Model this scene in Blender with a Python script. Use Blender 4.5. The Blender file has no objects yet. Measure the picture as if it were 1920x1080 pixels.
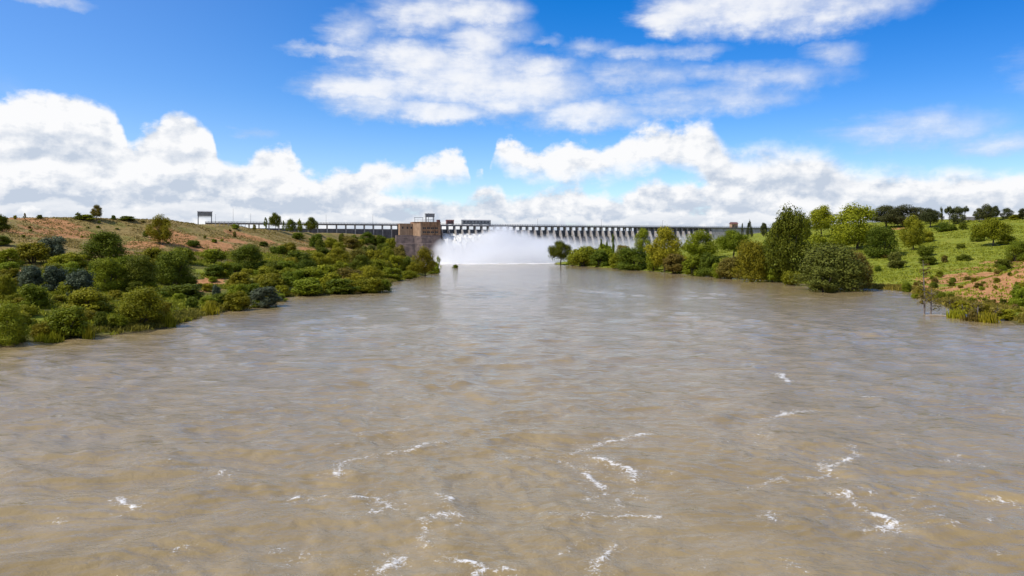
import bpy, math, random
import numpy as np
from mathutils import Vector

S = bpy.context.scene
COL = S.collection
R = math.radians

# ------------------------------------------------------------------ camera, light, exposure
F, CX, HY, CAMZ = 1400.0, 960.0, 460.0, 16.0       # focal length (px of a 1920 wide photo), centre column, horizon row, eye height over the river
cam = bpy.data.cameras.new('camera'); cam_o = bpy.data.objects.new('camera', cam); COL.objects.link(cam_o)
cam.lens = F / 1920 * 36; cam.sensor_width = 36; cam.shift_y = -(540 - HY) / 1920
cam.clip_start = 0.5; cam.clip_end = 30000
cam_o.location = (0, 0, CAMZ); cam_o.rotation_euler = (R(90), 0, 0)
S.camera = cam_o

SUN_AZ, SUN_EL = R(-109), R(48)                     # from +Y clockwise
sun = bpy.data.lights.new('sun', 'SUN'); sun.energy = 4.7; sun.angle = R(0.53); sun.color = (1.0, 0.955, 0.88)
sun_o = bpy.data.objects.new('sun', sun); COL.objects.link(sun_o)
sd = Vector((math.sin(SUN_AZ) * math.cos(SUN_EL), math.cos(SUN_AZ) * math.cos(SUN_EL), math.sin(SUN_EL)))
sun_o.rotation_euler = sd.to_track_quat('Z', 'Y').to_euler()

S.view_settings.view_transform = 'Standard'; S.view_settings.look = 'None'
S.view_settings.exposure = 0.0; S.view_settings.gamma = 1.0; S.view_settings.use_curve_mapping = False
S.render.engine = 'CYCLES'
S.cycles.use_denoising = True
S.cycles.use_adaptive_sampling = True; S.cycles.adaptive_threshold = 0.02
S.cycles.max_bounces = 8; S.cycles.diffuse_bounces = 3; S.cycles.glossy_bounces = 3
S.cycles.transmission_bounces = 4; S.cycles.transparent_max_bounces = 8; S.cycles.volume_bounces = 6
S.cycles.filter_width = 1.5
S.cycles.caustics_reflective = False; S.cycles.caustics_refractive = False


class NT:
    """small helper to write node trees as expressions"""
    def __init__(self, tree): self.t = tree; self.n = tree.nodes; self.l = tree.links
    def put(self, sock, v):
        if v is None: return
        if isinstance(v, bpy.types.NodeSocket): self.l.new(v, sock)
        else: sock.default_value = v
    def m(self, op, a, b=None, c=None, clamp=False):
        n = self.n.new('ShaderNodeMath'); n.operation = op; n.use_clamp = clamp
        for i, v in enumerate((a, b, c)): self.put(n.inputs[i], v)
        return n.outputs[0]
    def v(self, op, a, b=None):
        n = self.n.new('ShaderNodeVectorMath'); n.operation = op
        self.put(n.inputs[0], a); self.put(n.inputs[1], b)
        return n.outputs['Value'] if op in ('LENGTH', 'DOT_PRODUCT') else n.outputs[0]
    def noise(self, vec, scale, detail=4, rough=.55, dist=0, lac=2.0):
        n = self.n.new('ShaderNodeTexNoise'); self.put(n.inputs['Vector'], vec)
        n.inputs['Scale'].default_value = scale; n.inputs['Detail'].default_value = detail
        n.inputs['Roughness'].default_value = rough; n.inputs['Distortion'].default_value = dist
        n.inputs['Lacunarity'].default_value = lac
        return n.outputs[0]
    def mix(self, f, a, b):
        n = self.n.new('ShaderNodeMix'); n.data_type = 'RGBA'
        self.put(n.inputs[0], f); self.put(n.inputs[6], col4(a)); self.put(n.inputs[7], col4(b))
        return n.outputs[2]
    def sm(self, x, a, b, lo=0.0, hi=1.0):
        n = self.n.new('ShaderNodeMapRange'); n.interpolation_type = 'SMOOTHSTEP'
        self.put(n.inputs[0], x)
        for i, q in enumerate((a, b, lo, hi)): self.put(n.inputs[1 + i], q)
        return n.outputs[0]
    def lin(self, x, a, b, lo=0.0, hi=1.0):
        n = self.n.new('ShaderNodeMapRange'); self.put(n.inputs[0], x)
        for i, q in enumerate((a, b, lo, hi)): self.put(n.inputs[1 + i], q)
        return n.outputs[0]
    def xyz(self, x, y, z):
        n = self.n.new('ShaderNodeCombineXYZ')
        for i, q in enumerate((x, y, z)): self.put(n.inputs[i], q)
        return n.outputs[0]
    def sep(self, vec):
        n = self.n.new('ShaderNodeSeparateXYZ'); self.put(n.inputs[0], vec); return n.outputs
    def curve(self, x, pts):
        n = self.n.new('ShaderNodeFloatCurve'); self.put(n.inputs['Value'], x)
        c = n.mapping.curves[0]; n.mapping.use_clip = False
        pts = sorted(pts)
        while len(c.points) < len(pts): c.points.new(0.5, 0.5)
        for p, (a, b) in zip(c.points, pts): p.location = (a, b); p.handle_type = 'AUTO_CLAMPED'
        n.mapping.update()
        return n.outputs[0]
    def attr(self, name):
        n = self.n.new('ShaderNodeAttribute'); n.attribute_name = name; return n
    def out(self, cls): return self.n.new(cls)


def col4(c):
    if isinstance(c, tuple) and len(c) == 3: return (*c, 1.0)
    return c


# ------------------------------------------------------------------ sky: physical sky with two cloud banks and high cloud, by direction
world = bpy.data.worlds.new("World"); S.world = world; world.use_nodes = True
w = NT(world.node_tree); w.n.clear()
SKY_STR = 0.12
sky = w.out('ShaderNodeTexSky'); sky.sky_type = 'NISHITA'; sky.sun_disc = False
sky.sun_elevation = SUN_EL; sky.sun_rotation = SUN_AZ; sky.altitude = 1400; sky.air_density = 1.0; sky.dust_density = 0.7; sky.ozone_density = 2.0
tc = w.out('ShaderNodeTexCoord')
hsv = w.out('ShaderNodeHueSaturation'); hsv.inputs['Hue'].default_value = .511; hsv.inputs['Saturation'].default_value = 1.5; hsv.inputs['Value'].default_value = 1.5
w.l.new(sky.outputs[0], hsv.inputs['Color'])
dx, dy, dz = w.sep(tc.outputs['Generated'])
U = w.m('MULTIPLY', w.m('ARCTAN2', dx, dy), F)
V = w.m('MULTIPLY', w.m('ARCSINE', dz), F)
w.l.new(w.sm(U, 0, 850, .511, .514), hsv.inputs['Hue']); w.l.new(w.sm(U, 200, 900, 1.5, 1.36), hsv.inputs['Value'])
pale = w.m('MULTIPLY', w.sm(U, -900, 150, 1.0, 0.0), .16)
pale = w.m('MULTIPLY_ADD', w.sm(dz, .02, .20, 1.0, 0.0), .20, pale)
skyc = w.mix(pale, hsv.outputs[0], (.62 / SKY_STR, .72 / SKY_STR, .90 / SKY_STR))
pu = lambda p: F * math.atan((p - CX) / F)
pv = lambda p, q: F * math.atan((HY - q) / math.hypot(F, p - CX))
ux = w.m('MULTIPLY_ADD', U, 1 / 2400, 0.5)
def outline(pts, edge):
    L = [(0.0, edge / 500)] + [(pu(p) / 2400 + .5, max(0, pv(p, q)) / 500) for p, q in pts] + [(1.0, edge / 500)]
    return w.m('MULTIPLY', w.curve(ux, L), 500.0)
P0 = w.xyz(U, V, 0.0)
def fbm(offset, su, sv, detail, rough, dist=0.0):
    return w.noise(w.v('MULTIPLY', w.v('ADD', P0, offset), (su, sv, 1.0)), 1.0, detail, rough, dist)
puff = fbm((0, 0, 0), 1 / 75, 1 / 55, 6, .58)
puff_l = fbm((-14, 16, 0), 1 / 75, 1 / 55, 6, .58)
fine = fbm((300, 90, 7), 1 / 34, 1 / 24, 5, .6)
streak = fbm((90, 30, 3), 1 / 170, 1 / 42, 5, .6)
def billow(offset):
    n = w.out('ShaderNodeTexVoronoi'); n.voronoi_dimensions = '2D'; n.feature = 'F1'
    q = w.v('MULTIPLY', w.v('ADD', P0, offset), (1 / 62, 1 / 50, 1.0))
    q = w.v('ADD', q, w.v('MULTIPLY', w.xyz(w.m('SUBTRACT', fine, .5), w.m('SUBTRACT', puff, .5), 0.0), (.9, .9, 0)))
    w.l.new(q, n.inputs['Vector']); n.inputs['Scale'].default_value = 1.0; n.inputs['Detail'].default_value = 2.0; n.inputs['Roughness'].default_value = .55
    n.normalize = True
    return n.outputs['Distance']
bil = billow((0, 0, 0)); bil_l = billow((-9, 11, 0))
light = w.m('MULTIPLY_ADD', w.m('SUBTRACT', bil_l, bil), .42, w.m('SUBTRACT', puff, puff_l))
# main bank
A_top = outline([(-300, 160), (-60, 165), (0, 172), (60, 164), (140, 168), (200, 186), (228, 225), (243, 262), (265, 246), (300, 225), (330, 203), (352, 204), (385, 228), (402, 250), (412, 292),
                 (450, 300), (480, 285), (505, 262), (545, 262), (556, 290), (600, 322), (650, 312), (720, 294), (745, 312), (800, 290), (850, 279), (868, 288), (878, 312), (886, 345), (893, 320), (900, 314), (908, 324), (915, 345),
                 (920, 315), (928, 272), (944, 256), (970, 262), (1000, 275), (1060, 265), (1120, 266), (1160, 252), (1200, 240), (1240, 230), (1290, 222), (1336, 226), (1350, 250), (1390, 262), (1450, 255),
                 (1530, 260), (1600, 282), (1660, 298), (1740, 302), (1762, 292), (1850, 296), (1920, 300), (2100, 280)], 170)
A_bot = outline([(-300, 460), (600, 460), (690, 400), (760, 355), (830, 345), (868, 340), (886, 336), (912, 334), (925, 304), (942, 320), (965, 334), (1000, 342), (1060, 347), (1160, 338), (1240, 322), (1300, 335), (1340, 380), (1380, 450), (1500, 460), (2100, 460)], 0)
wob = w.m('MULTIPLY', w.m('SUBTRACT', puff, .5), 62)
wob = w.m('MULTIPLY_ADD', w.m('SUBTRACT', fine, .5), 26, wob)
wob = w.m('MULTIPLY_ADD', w.m('SUBTRACT', .36, bil), 34, wob)
dA = w.m('ADD', w.m('SUBTRACT', A_top, V), wob)
eA = w.m('ADD', w.m('SUBTRACT', V, A_bot), wob)
softA = w.curve(ux, [(0, .24), (pu(900) / 2400 + .5, .20), (pu(1300) / 2400 + .5, .30), (pu(1450) / 2400 + .5, .6), (1, .5)])
aA = w.m('MULTIPLY', w.sm(dA, 0, w.m('MULTIPLY', softA, 100)), w.sm(eA, -10, 34))
shA = w.m('ADD', w.sm(dA, 35, 170, 1.0, .2), w.m('MULTIPLY', light, 3.4))
shA = w.m('ADD', shA, w.m('MULTIPLY', w.m('SUBTRACT', streak, .5), 1.5))
shA = w.m('SUBTRACT', shA, w.sm(U, pu(1300), pu(1450), 0.0, .36), clamp=True)
# lower, nearer bank down to the skyline
B_top = outline([(-300, 300), (0, 300), (60, 288), (150, 300), (240, 318), (300, 300), (360, 296), (430, 312), (500, 330), (600, 335), (660, 346), (690, 338), (712, 352), (760, 368), (850, 374), (880, 362), (912, 343), (942, 352),
                 (960, 372), (990, 360), (1040, 348), (1082, 346), (1110, 366), (1150, 366), (1200, 342), (1280, 338), (1312, 342), (1400, 340), (1470, 352), (1560, 368), (1600, 350), (1700, 332), (1800, 345), (1920, 326), (2200, 320)], 130)
dB = w.m('ADD', w.m('SUBTRACT', B_top, V), w.m('MULTIPLY', wob, .8))
aB = w.sm(dB, -4, 18)
C_top = w.m('MULTIPLY', B_top, .52)
dC = w.m('ADD', w.m('SUBTRACT', C_top, V), w.m('MULTIPLY', wob, .6))
shB = w.m('ADD', w.sm(dB, 4, 55, .85, .2), w.m('MULTIPLY', light, 4.2))
shB = w.m('MAXIMUM', shB, w.m('MULTIPLY', w.m('MULTIPLY', w.sm(dC, 0, 8), w.sm(dC, 8, 32, .8, .2)), .9))
shB = w.m('ADD', shB, w.m('MULTIPLY', w.m('SUBTRACT', streak, .5), 1.8), clamp=True)
aB = w.m('MULTIPLY', aB, w.sm(w.m('ADD', puff, w.m('MULTIPLY', streak, .6)), .52, .72, .35, 1.0))
# high broken cloud
blobs = [(860, 150, 190, 62, 1), (780, 120, 150, 42, 1), (970, 170, 150, 52, 1), (1085, 216, 115, 30, .9), (700, 165, 120, 30, .9), (640, 97, 90, 13, .7), (880, 88, 75, 48, 1), (800, 28, 110, 40, .8),
         (900, 22, 85, 34, 1), (660, 55, 50, 34, .6), (700, 198, 90, 26, .9), (820, 208, 130, 24, 1), (1140, 228, 70, 18, .7), (1010, 125, 90, 22, .8), (930, 60, 70, 26, .6),
         (1300, 24, 92, 44, 1), (1420, 8, 160, 48, 1.1), (1570, 6, 130, 42, .9), (1255, 45, 50, 26, 1), (1480, 40, 90, 28, .7),
         (1285, 98, 66, 15, .62), (1200, 100, 50, 13, .45), (1190, 142, 120, 28, .52), (1330, 140, 66, 16, .45), (1440, 146, 120, 26, .62), (1330, 186, 140, 28, .6), (1262, 205, 90, 20, .58),
         (1570, 102, 44, 18, .45), (1720, 243, 110, 30, .6), (1890, 272, 80, 18, .55), (1095, 92, 60, 14, .4), (105, 2, 40, 10, .6), (1020, 75, 30, 10, .4), (480, 250, 30, 8, .3),
         (-420, 120, 220, 60, .8), (-700, 60, 180, 60, .8), (2250, 90, 200, 50, .8), (2500, 150, 240, 60, .8)]
warp = w.v('MULTIPLY_ADD', w.xyz(w.m('SUBTRACT', streak, .5), w.m('SUBTRACT', fine, .5), 0.0), (90, 34, 0))
warp.node.inputs[2].default_value = (0, 0, 0); w.l.new(P0, warp.node.inputs[2])
field = None
for p, q, a, b, g in blobs:
    n = w.out('ShaderNodeVectorMath'); n.operation = 'MULTIPLY_ADD'; w.l.new(warp, n.inputs[0])
    a *= 1.12; b *= 1.15
    n.inputs[1].default_value = (1 / a, 1 / b, 0); n.inputs[2].default_value = (-pu(p) / a, -pv(p, q) / b, 0)
    d2 = w.v('DOT_PRODUCT', n.outputs[0], n.outputs[0])
    f1 = w.m('MULTIPLY_ADD', d2, -g, g)
    field = f1 if field is None else w.m('MAXIMUM', field, f1)
hi = w.m('ADD', w.m('MULTIPLY_ADD', w.m('SUBTRACT', puff, .5), 1.0, field), w.m('MULTIPLY', w.m('SUBTRACT', streak, .5), 1.1))
hi = w.m('MULTIPLY_ADD', w.m('SUBTRACT', fine, .5), .28, hi)
aH = w.m('MULTIPLY', w.sm(hi, -.35, 1.25), .95)
shH = w.m('ADD', w.sm(hi, .15, 1.05, .25, .95), w.m('MULTIPLY', light, .9), clamp=True)
K = 1 / SKY_STR
lit = tuple(v * K for v in (.97, .975, .99)); dim = tuple(v * K for v in (.56, .635, .755))
over = w.m('MULTIPLY', w.sm(dz, .36, .55), w.sm(w.noise(tc.outputs['Generated'], 3.5, 5, .6), .42, .60))  # unseen overhead cloud, added to make fill light and reflections less blue
aH = w.m('MAXIMUM', aH, w.m('MULTIPLY', over, .9))
c = w.mix(aH, skyc, w.mix(shH, tuple(v * K for v in (.50, .60, .80)), lit))
c = w.mix(aA, c, w.mix(shA, dim, lit))
c = w.mix(aB, c, w.mix(shB, dim, lit))
bg = w.out('ShaderNodeBackground'); w.l.new(c, bg.inputs[0]); bg.inputs[1].default_value = SKY_STR
wo = w.out('ShaderNodeOutputWorld'); w.l.new(bg.outputs[0], wo.inputs[0])
world.cycles.sampling_method = 'MANUAL'; world.cycles.sample_map_resolution = 512

# ------------------------------------------------------------------ helpers
rng = np.random.default_rng(7)
random.seed(7)
TAB = np.random.default_rng(3).random((256, 256))
def vnoise(x, y):
    x = np.asarray(x, float); y = np.asarray(y, float)
    xi = np.floor(x).astype(int); yi = np.floor(y).astype(int)
    fx = x - xi; fy = y - yi
    fx = fx * fx * (3 - 2 * fx); fy = fy * fy * (3 - 2 * fy)
    g = lambda a, b: TAB[a & 255, b & 255]
    return (g(xi, yi) * (1 - fx) + g(xi + 1, yi) * fx) * (1 - fy) + (g(xi, yi + 1) * (1 - fx) + g(xi + 1, yi + 1) * fx) * fy
def fb(x, y, oct=4):
    s = 0; a = .5
    for k in range(oct): s = s + a * vnoise(x * 2 ** k + 17.3 * k, y * 2 ** k + 5.1 * k); a *= .5
    return s / (1 - .5 ** oct)
sstep = lambda t: np.clip(t, 0, 1) ** 2 * (3 - 2 * np.clip(t, 0, 1))

def mesh_np(name, verts, faces, attrs=None, smooth=False):
    """verts (n,3); faces (m,k) constant k"""
    me = bpy.data.meshes.new(name)
    verts = np.asarray(verts, np.float32); faces = np.asarray(faces, np.int32)
    m, k = faces.shape
    me.vertices.add(len(verts)); me.vertices.foreach_set('co', verts.ravel())
    me.loops.add(m * k); me.loops.foreach_set('vertex_index', faces.ravel())
    me.polygons.add(m); me.polygons.foreach_set('loop_start', np.arange(0, m * k, k, dtype=np.int32))
    if smooth: me.polygons.foreach_set('use_smooth', np.ones(m, bool))
    for an, av in (attrs or {}).items():
        a = me.attributes.new(an, 'FLOAT', 'POINT'); a.data.foreach_set('value', np.asarray(av, np.float32))
    me.update(calc_edges=True); me.validate()
    return me

def link(name, data, mat=None, parent=None):
    o = bpy.data.objects.new(name, data); COL.objects.link(o)
    if mat is not None:
        if not data.materials: data.materials.append(mat)
        elif data.materials[0] != mat:
            o.material_slots[0].link = 'OBJECT'; o.material_slots[0].material = mat
    if parent is not None: o.parent = parent
    return o

def tag(o, label=None, cat=None, group=None, kind=None):
    if label: o['label'] = label
    if cat: o['category'] = cat
    if group: o['group'] = group
    if kind: o['kind'] = kind
    return o

def empty(name, loc, rz=0.0):
    o = bpy.data.objects.new(name, None); COL.objects.link(o); o.location = loc; o.rotation_euler = (0, 0, rz); o.empty_display_size = .5
    return o

class MB:
    """collects polygons for one mesh"""
    def __init__(self): self.v = []; self.f = []
    def add(self, vs, fs):
        b = len(self.v); self.v += [tuple(p) for p in vs]; self.f += [tuple(i + b for i in f) for f in fs]; return self
    def box(self, x0, x1, y0, y1, z0, z1):
        vs = [(x, y, z) for z in (z0, z1) for y in (y0, y1) for x in (x0, x1)]
        return self.add(vs, [(0, 2, 3, 1), (4, 5, 7, 6), (0, 1, 5, 4), (2, 6, 7, 3), (0, 4, 6, 2), (1, 3, 7, 5)])
    def prism(self, poly, lo, hi, axis='x'):
        """poly in the plane across the axis, extruded lo..hi"""
        mk = {'x': lambda a, b, t: (t, a, b), 'z': lambda a, b, t: (a, b, t), 'y': lambda a, b, t: (a, t, b)}[axis]
        n = len(poly)
        vs = [mk(a, b, lo) for a, b in poly] + [mk(a, b, hi) for a, b in poly]
        fs = [tuple(range(n))[::-1], tuple(range(n, 2 * n))] + [(i, (i + 1) % n, n + (i + 1) % n, n + i) for i in range(n)]
        return self.add(vs, fs)
    def tube(self, pts, rad, n=7):
        pts = [Vector(p) for p in pts]; rings = []
        for i, p in enumerate(pts):
            t = (pts[min(i + 1, len(pts) - 1)] - pts[max(i - 1, 0)]).normalized()
            a = t.orthogonal().normalized(); b = t.cross(a)
            r = rad[i] if isinstance(rad, (list, tuple)) else rad
            rings.append([p + (a * math.cos(q) + b * math.sin(q)) * r for q in [2 * math.pi * j / n for j in range(n)]])
        vs = [v for r in rings for v in r]; fs = []
        for i in range(len(pts) - 1):
            for j in range(n):
                k = (j + 1) % n; fs.append((i * n + j, i * n + k, (i + 1) * n + k, (i + 1) * n + j))
        fs.append(tuple(range(n))[::-1]); fs.append(tuple((len(pts) - 1) * n + j for j in range(n)))
        return self.add(vs, fs)
    def mesh(self, name):
        me = bpy.data.meshes.new(name); me.from_pydata(self.v, [], self.f); me.validate()
        import bmesh
        bm = bmesh.new(); bm.from_mesh(me); bmesh.ops.recalc_face_normals(bm, faces=bm.faces); bm.to_mesh(me); bm.free()
        return me
    def build(self, name, mat, parent=None): return link(name, self.mesh(name), mat, parent)

# ------------------------------------------------------------------ materials
def new_mat(name):
    m = bpy.data.materials.new(name); m.use_nodes = True; t = NT(m.node_tree)
    b = t.n['Principled BSDF']; return m, t, b
def objco(t):
    n = t.out('ShaderNodeTexCoord'); return n.outputs['Object']
def geo(t): return t.out('ShaderNodeNewGeometry')

def stone(name, c1, c2, scale=.4, rough=.85, streaks=.5, bump=.25):
    m, t, b = new_mat(name)
    P = geo(t).outputs['Position']
    n1 = t.noise(P, scale, 5, .6)
    n2 = t.noise(t.v('MULTIPLY', P, (1, 1, .09)), scale * 2.2, 4, .6)
    f = t.m('ADD', t.m('MULTIPLY', n1, 1 - streaks), t.m('MULTIPLY', n2, streaks))
    c = t.mix(t.sm(f, .36, .66), c1, c2)
    t.l.new(c, b.inputs['Base Color']); b.inputs['Roughness'].default_value = rough
    bp = t.out('ShaderNodeBump'); bp.inputs['Strength'].default_value = bump; t.l.new(n1, bp.inputs['Height']); bp.inputs['Distance'].default_value = .3
    t.l.new(bp.outputs[0], b.inputs['Normal'])
    return m

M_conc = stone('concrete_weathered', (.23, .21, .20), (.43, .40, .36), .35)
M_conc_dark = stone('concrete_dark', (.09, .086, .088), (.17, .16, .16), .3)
M_pier = stone('concrete_pier', (.22, .20, .185), (.40, .365, .33), .4)
M_deck = stone('concrete_deck', (.16, .15, .155), (.24, .23, .23), .5)
M_gate = stone('gate_steel', (.07, .08, .092), (.13, .145, .16), .7, .55)
M_brick = stone('tower_brick', (.17, .085, .042), (.42, .235, .12), .35, .9, .6)
M_brick_l = stone('tower_render_and_lit_face', (.30, .18, .10), (.52, .34, .21), .35, .9, .6)
M_rock = stone('abutment_stone', (.075, .055, .05), (.19, .135, .115), .22, .95, .3, .8)
M_dark = stone('dark_opening', (.012, .012, .014), (.03, .03, .034), 1.0, .4)
M_grey = stone('painted_grey_steel', (.16, .165, .17), (.25, .255, .26), .6, .5)
M_red = stone('red_brown_cladding', (.13, .055, .045), (.21, .09, .07), .6, .6)
M_roof = stone('grey_roof', (.30, .30, .31), (.42, .42, .42), .6, .6)
M_steel = stone('thin_steel', (.10, .10, .11), (.17, .17, .18), 2.0, .5)
M_bark = stone('bark', (.045, .034, .026), (.11, .085, .065), 2.5, .95, .6)
M_bark_pale = stone('bark_pale', (.13, .10, .085), (.24, .20, .17), 2.0, .95, .6)
M_wood = stone('driftwood', (.42, .33, .24), (.58, .48, .37), 1.5, .8)

def leaf_mat(name, base, vary=.35, warm=(.03, .0, -.004)):
    m, t, b = new_mat(name)
    g = geo(t); oi = t.out('ShaderNodeObjectInfo')
    r1 = g.outputs['Random Per Island']; r2 = oi.outputs['Random']
    n = t.noise(g.outputs['Position'], .55, 3, .55)
    lo = tuple(v * (1 - vary) for v in base); hi_ = tuple(max(0, v * (1 + vary) + k) for v, k in zip(base, warm))
    f = t.m('ADD', t.m('MULTIPLY', r1, .45), t.m('MULTIPLY', t.sm(n, .3, .7), .55))
    c = t.mix(f, lo, hi_)
    h = t.out('ShaderNodeHueSaturation'); t.l.new(c, h.inputs['Color'])
    t.l.new(t.lin(r2, 0, 1, .485, .515), h.inputs['Hue']); t.l.new(t.lin(t.m('FRACT', t.m('MULTIPLY', r2, 7.31)), 0, 1, .8, 1.2), h.inputs['Value'])
    t.l.new(h.outputs[0], b.inputs['Base Color']); b.inputs['Roughness'].default_value = .6; b.inputs['Specular IOR Level'].default_value = .1
    tr = t.out('ShaderNodeBsdfTranslucent'); t.l.new(h.outputs[0], tr.inputs[0])
    mx = t.out('ShaderNodeMixShader'); mx.inputs[0].default_value = .27
    t.l.new(b.outputs[0], mx.inputs[1]); t.l.new(tr.outputs[0], mx.inputs[2])
    t.l.new(mx.outputs[0], t.n['Material Output'].inputs[0])
    return m
LEAF = {
    'olive': leaf_mat('leaf_olive', (.230, .225, .015)),
    'green': leaf_mat('leaf_green', (.190, .230, .015)),
    'dark': leaf_mat('leaf_dark', (.110, .150, .013)),
    'blue': leaf_mat('leaf_blue_grey', (.092, .112, .060), .35, (.01, .01, .01)),
    'yellow': leaf_mat('leaf_yellow', (.29, .285, .018)),
    'ygreen': leaf_mat('leaf_yellow_green', (.215, .24, .014)),
    'brown': leaf_mat('leaf_brownish', (.18, .155, .028)),
    'grey': leaf_mat('leaf_grey_olive', (.165, .170, .028), .35, (.02, .01, .0)),
    'pine': leaf_mat('leaf_pine', (.07, .09, .030)),
}

# ------------------------------------------------------------------ lie of the land
def wpt(px, py, Y): return ((px - CX) / F * Y, Y, CAMZ + (HY - py) / F * Y)
_xl = np.array([(-400, -110), (0, -98), (60, -90), (100, -84), (118, -81), (128, -74), (140, -67), (160, -68), (181, -69), (205, -70), (224, -69.5), (243, -62), (258, -50), (268, -43.5), (285, -47), (320, -50), (360, -48), (431, -43), (450, -44), (470, -52), (500, -58), (560, -66), (640, -75), (700, -80), (800, -80), (2000, -80)], float)
_xr = np.array([(-400, 112), (0, 106), (100, 101), (149, 102), (170, 109), (187, 112), (213, 119), (250, 133), (264, 136), (275, 133), (285, 122), (320, 118), (373, 110), (400, 97), (521, 67), (622, 36), (700, 40), (800, 44), (2000, 44)], float)
_Wl = np.array([(0, 180), (250, 180), (330, 175), (370, 143), (430, 129), (520, 112), (600, 83), (690, 46), (760, 46)], float)
_Pl = np.array([(0, 27), (330, 28), (370, 29), (430, 28.3), (520, 26.6), (600, 26.2), (690, 25.6), (800, 26)], float)
_Sl = np.array([(0, 0), (.05, .055), (.25, .19), (.4, .33), (.55, .46), (.83, .76), (.95, .96), (1, 1), (3, 1.0)], float)
_Sr = np.array([(0, 0), (.015, .02), (.1, .07), (.26, .18), (.51, .45), (.8, .8), (1, 1), (1.3, 1.02), (4, 1.0)], float)
ip = lambda t, a: np.interp(t, a[:, 0], a[:, 1])
def height(x, y):
    x = np.asarray(x, float); y = np.asarray(y, float)
    wv = (fb(y / 14, x * 0 + 2.2, 3) - .5)
    dl = ip(y, _xl) + wv * 5 - x
    dr = x - ip(y, _xr) - wv * 4
    hl = ip(y, _Pl) * ip(np.clip(dl / ip(y, _Wl), 0, 3), _Sl)
    hr = 35.5 * ip(np.clip(dr / 270, 0, 4), _Sr)
    bump = 9.5 * np.exp(-((x - 170) / 42) ** 2 - ((y - 212) / 40) ** 2) * sstep(dr / 38)
    hr = hr + bump
    rough = (fb(x / 26, y / 26, 4) - .5) * 2.2 + (fb(x / 7 + 40, y / 7, 3) - .5) * .7
    h = np.where(dl > 0, hl + rough * sstep(dl / 25), np.where(dr > 0, hr + rough * sstep(dr / 25), 0))
    wet = np.maximum(-dl, -dr)
    h = np.where((dl <= 0) & (dr <= 0), -np.minimum(3.5, .18 * np.minimum(-dl, -dr)), h)
    yd = 732 + .355 * x
    return np.where(y > yd + 8, 24.0 + 2 * fb(x / 90, y / 90, 2), h)

_Y = np.concatenate([np.arange(60, 700, .5)])
def ground_at(px, py, ymax=None):
    x = (px - CX) / F * _Y; zr = CAMZ - (py - HY) / F * _Y
    h = np.maximum(height(x, _Y), 0)
    d = zr - h
    i = np.argmax(d <= 0)
    if d[i] > 0:
        ok = _Y > 250
        i = np.arange(len(_Y))[ok][np.argmin(d[ok])]
    return float(x[i]), float(_Y[i]), float(h[i])

# ground sheet
def axis(fine0, fine1, step, far0, far1):
    a = list(np.arange(fine0, fine1 + .1, step)); s = step
    while a[-1] < far1: s *= 1.35; a.append(a[-1] + s)
    b = [a[0]]; s = step
    while b[-1] > far0: s *= 1.35; b.append(b[-1] - s)
    return np.array(b[:0:-1] + a)
gx = axis(-330, 420, 2.2, -9000, 9000); gy = axis(70, 760, 2.2, -3000, 12000)
GX, GY = np.meshgrid(gx, gy); GZ = height(GX, GY)
n_x, n_y = len(gx), len(gy)
idx = np.arange(n_x * n_y).reshape(n_y, n_x)
quads = np.stack([idx[:-1, :-1], idx[:-1, 1:], idx[1:, 1:], idx[1:, :-1]], -1).reshape(-1, 4)
soil = np.zeros_like(GX); dry = np.zeros_like(GX); lush = np.zeros_like(GX)
def patch(arr, px, py, rx, ry, amt=1.0):
    x, y, _ = ground_at(px, py)
    q = ((GX - x) / rx) ** 2 + ((GY - y) / ry) ** 2 + (fb(GX / 9, GY / 9, 3) - .5) * 1.6
    np.maximum(arr, amt * sstep((1.25 - q) / .8), out=arr)
left = GX < 0
# bare red soil on the left hillside
for p in [(20, 436, 14, 10), (55, 441, 16, 10), (90, 436, 12, 8), (140, 440, 12, 10), (62, 414, 20, 8), (95, 417, 14, 7), (265, 462, 9, 16), (245, 474, 8, 12), (330, 452, 12, 16), (375, 466, 12, 14), (405, 458, 12, 12), (430, 452, 10, 12),
          (540, 470, 8, 14), (585, 468, 8, 16), (600, 478, 6, 12), (388, 530, 5, 10), (395, 545, 3, 8), (560, 452, 10, 12), (10, 505, 5, 9), (330, 440, 16, 10), (470, 447, 16, 10)]:
    patch(soil, *p)
for p in [(1880, 500, 14, 10), (1850, 520, 16, 14), (1900, 530, 16, 12), (1800, 520, 10, 12), (1760, 530, 8, 12), (1720, 540, 7, 10), (1850, 555, 10, 8), (1780, 555, 6, 8), (1910, 490, 18, 10), (1920, 560, 12, 8), (1690, 428, 7, 10), (1740, 548, 8, 8), (1780, 540, 9, 10), (1815, 548, 10, 8), (1835, 532, 12, 10), (1890, 558, 10, 8), (1865, 572, 9, 6), (1905, 515, 14, 12), (1820, 505, 10, 8)]:
    patch(soil, *p, amt=1.15)
t_l = (ip(GY, _xl) - GX) / ip(GY, _Wl)
dry = np.where(left, sstep((t_l - .38) / .25), 0)
lush = np.where(left, 0.2 * sstep((.5 - t_l) / .3), .9)
for p in [(110, 495, 16, 8), (400, 512, 8, 8), (330, 565, 8, 8), (60, 598, 8, 5), (640, 437, 12, 12)]: patch(lush, *p)
me = mesh_np('ground', np.stack([GX, GY, GZ], -1).reshape(-1, 3), quads, {'soil': soil.ravel(), 'dry': dry.ravel(), 'lush': lush.ravel()}, True)
m, t, b = new_mat('ground_cover')
P = geo(t).outputs['Position']
na = t.noise(P, .09, 5, .6); nb = t.noise(P, .55, 5, .65); nc = t.noise(P, 2.4, 3, .6)
g_dry = t.mix(t.sm(nb, .32, .68), (.19, .135, .042), (.33, .235, .090))
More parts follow.
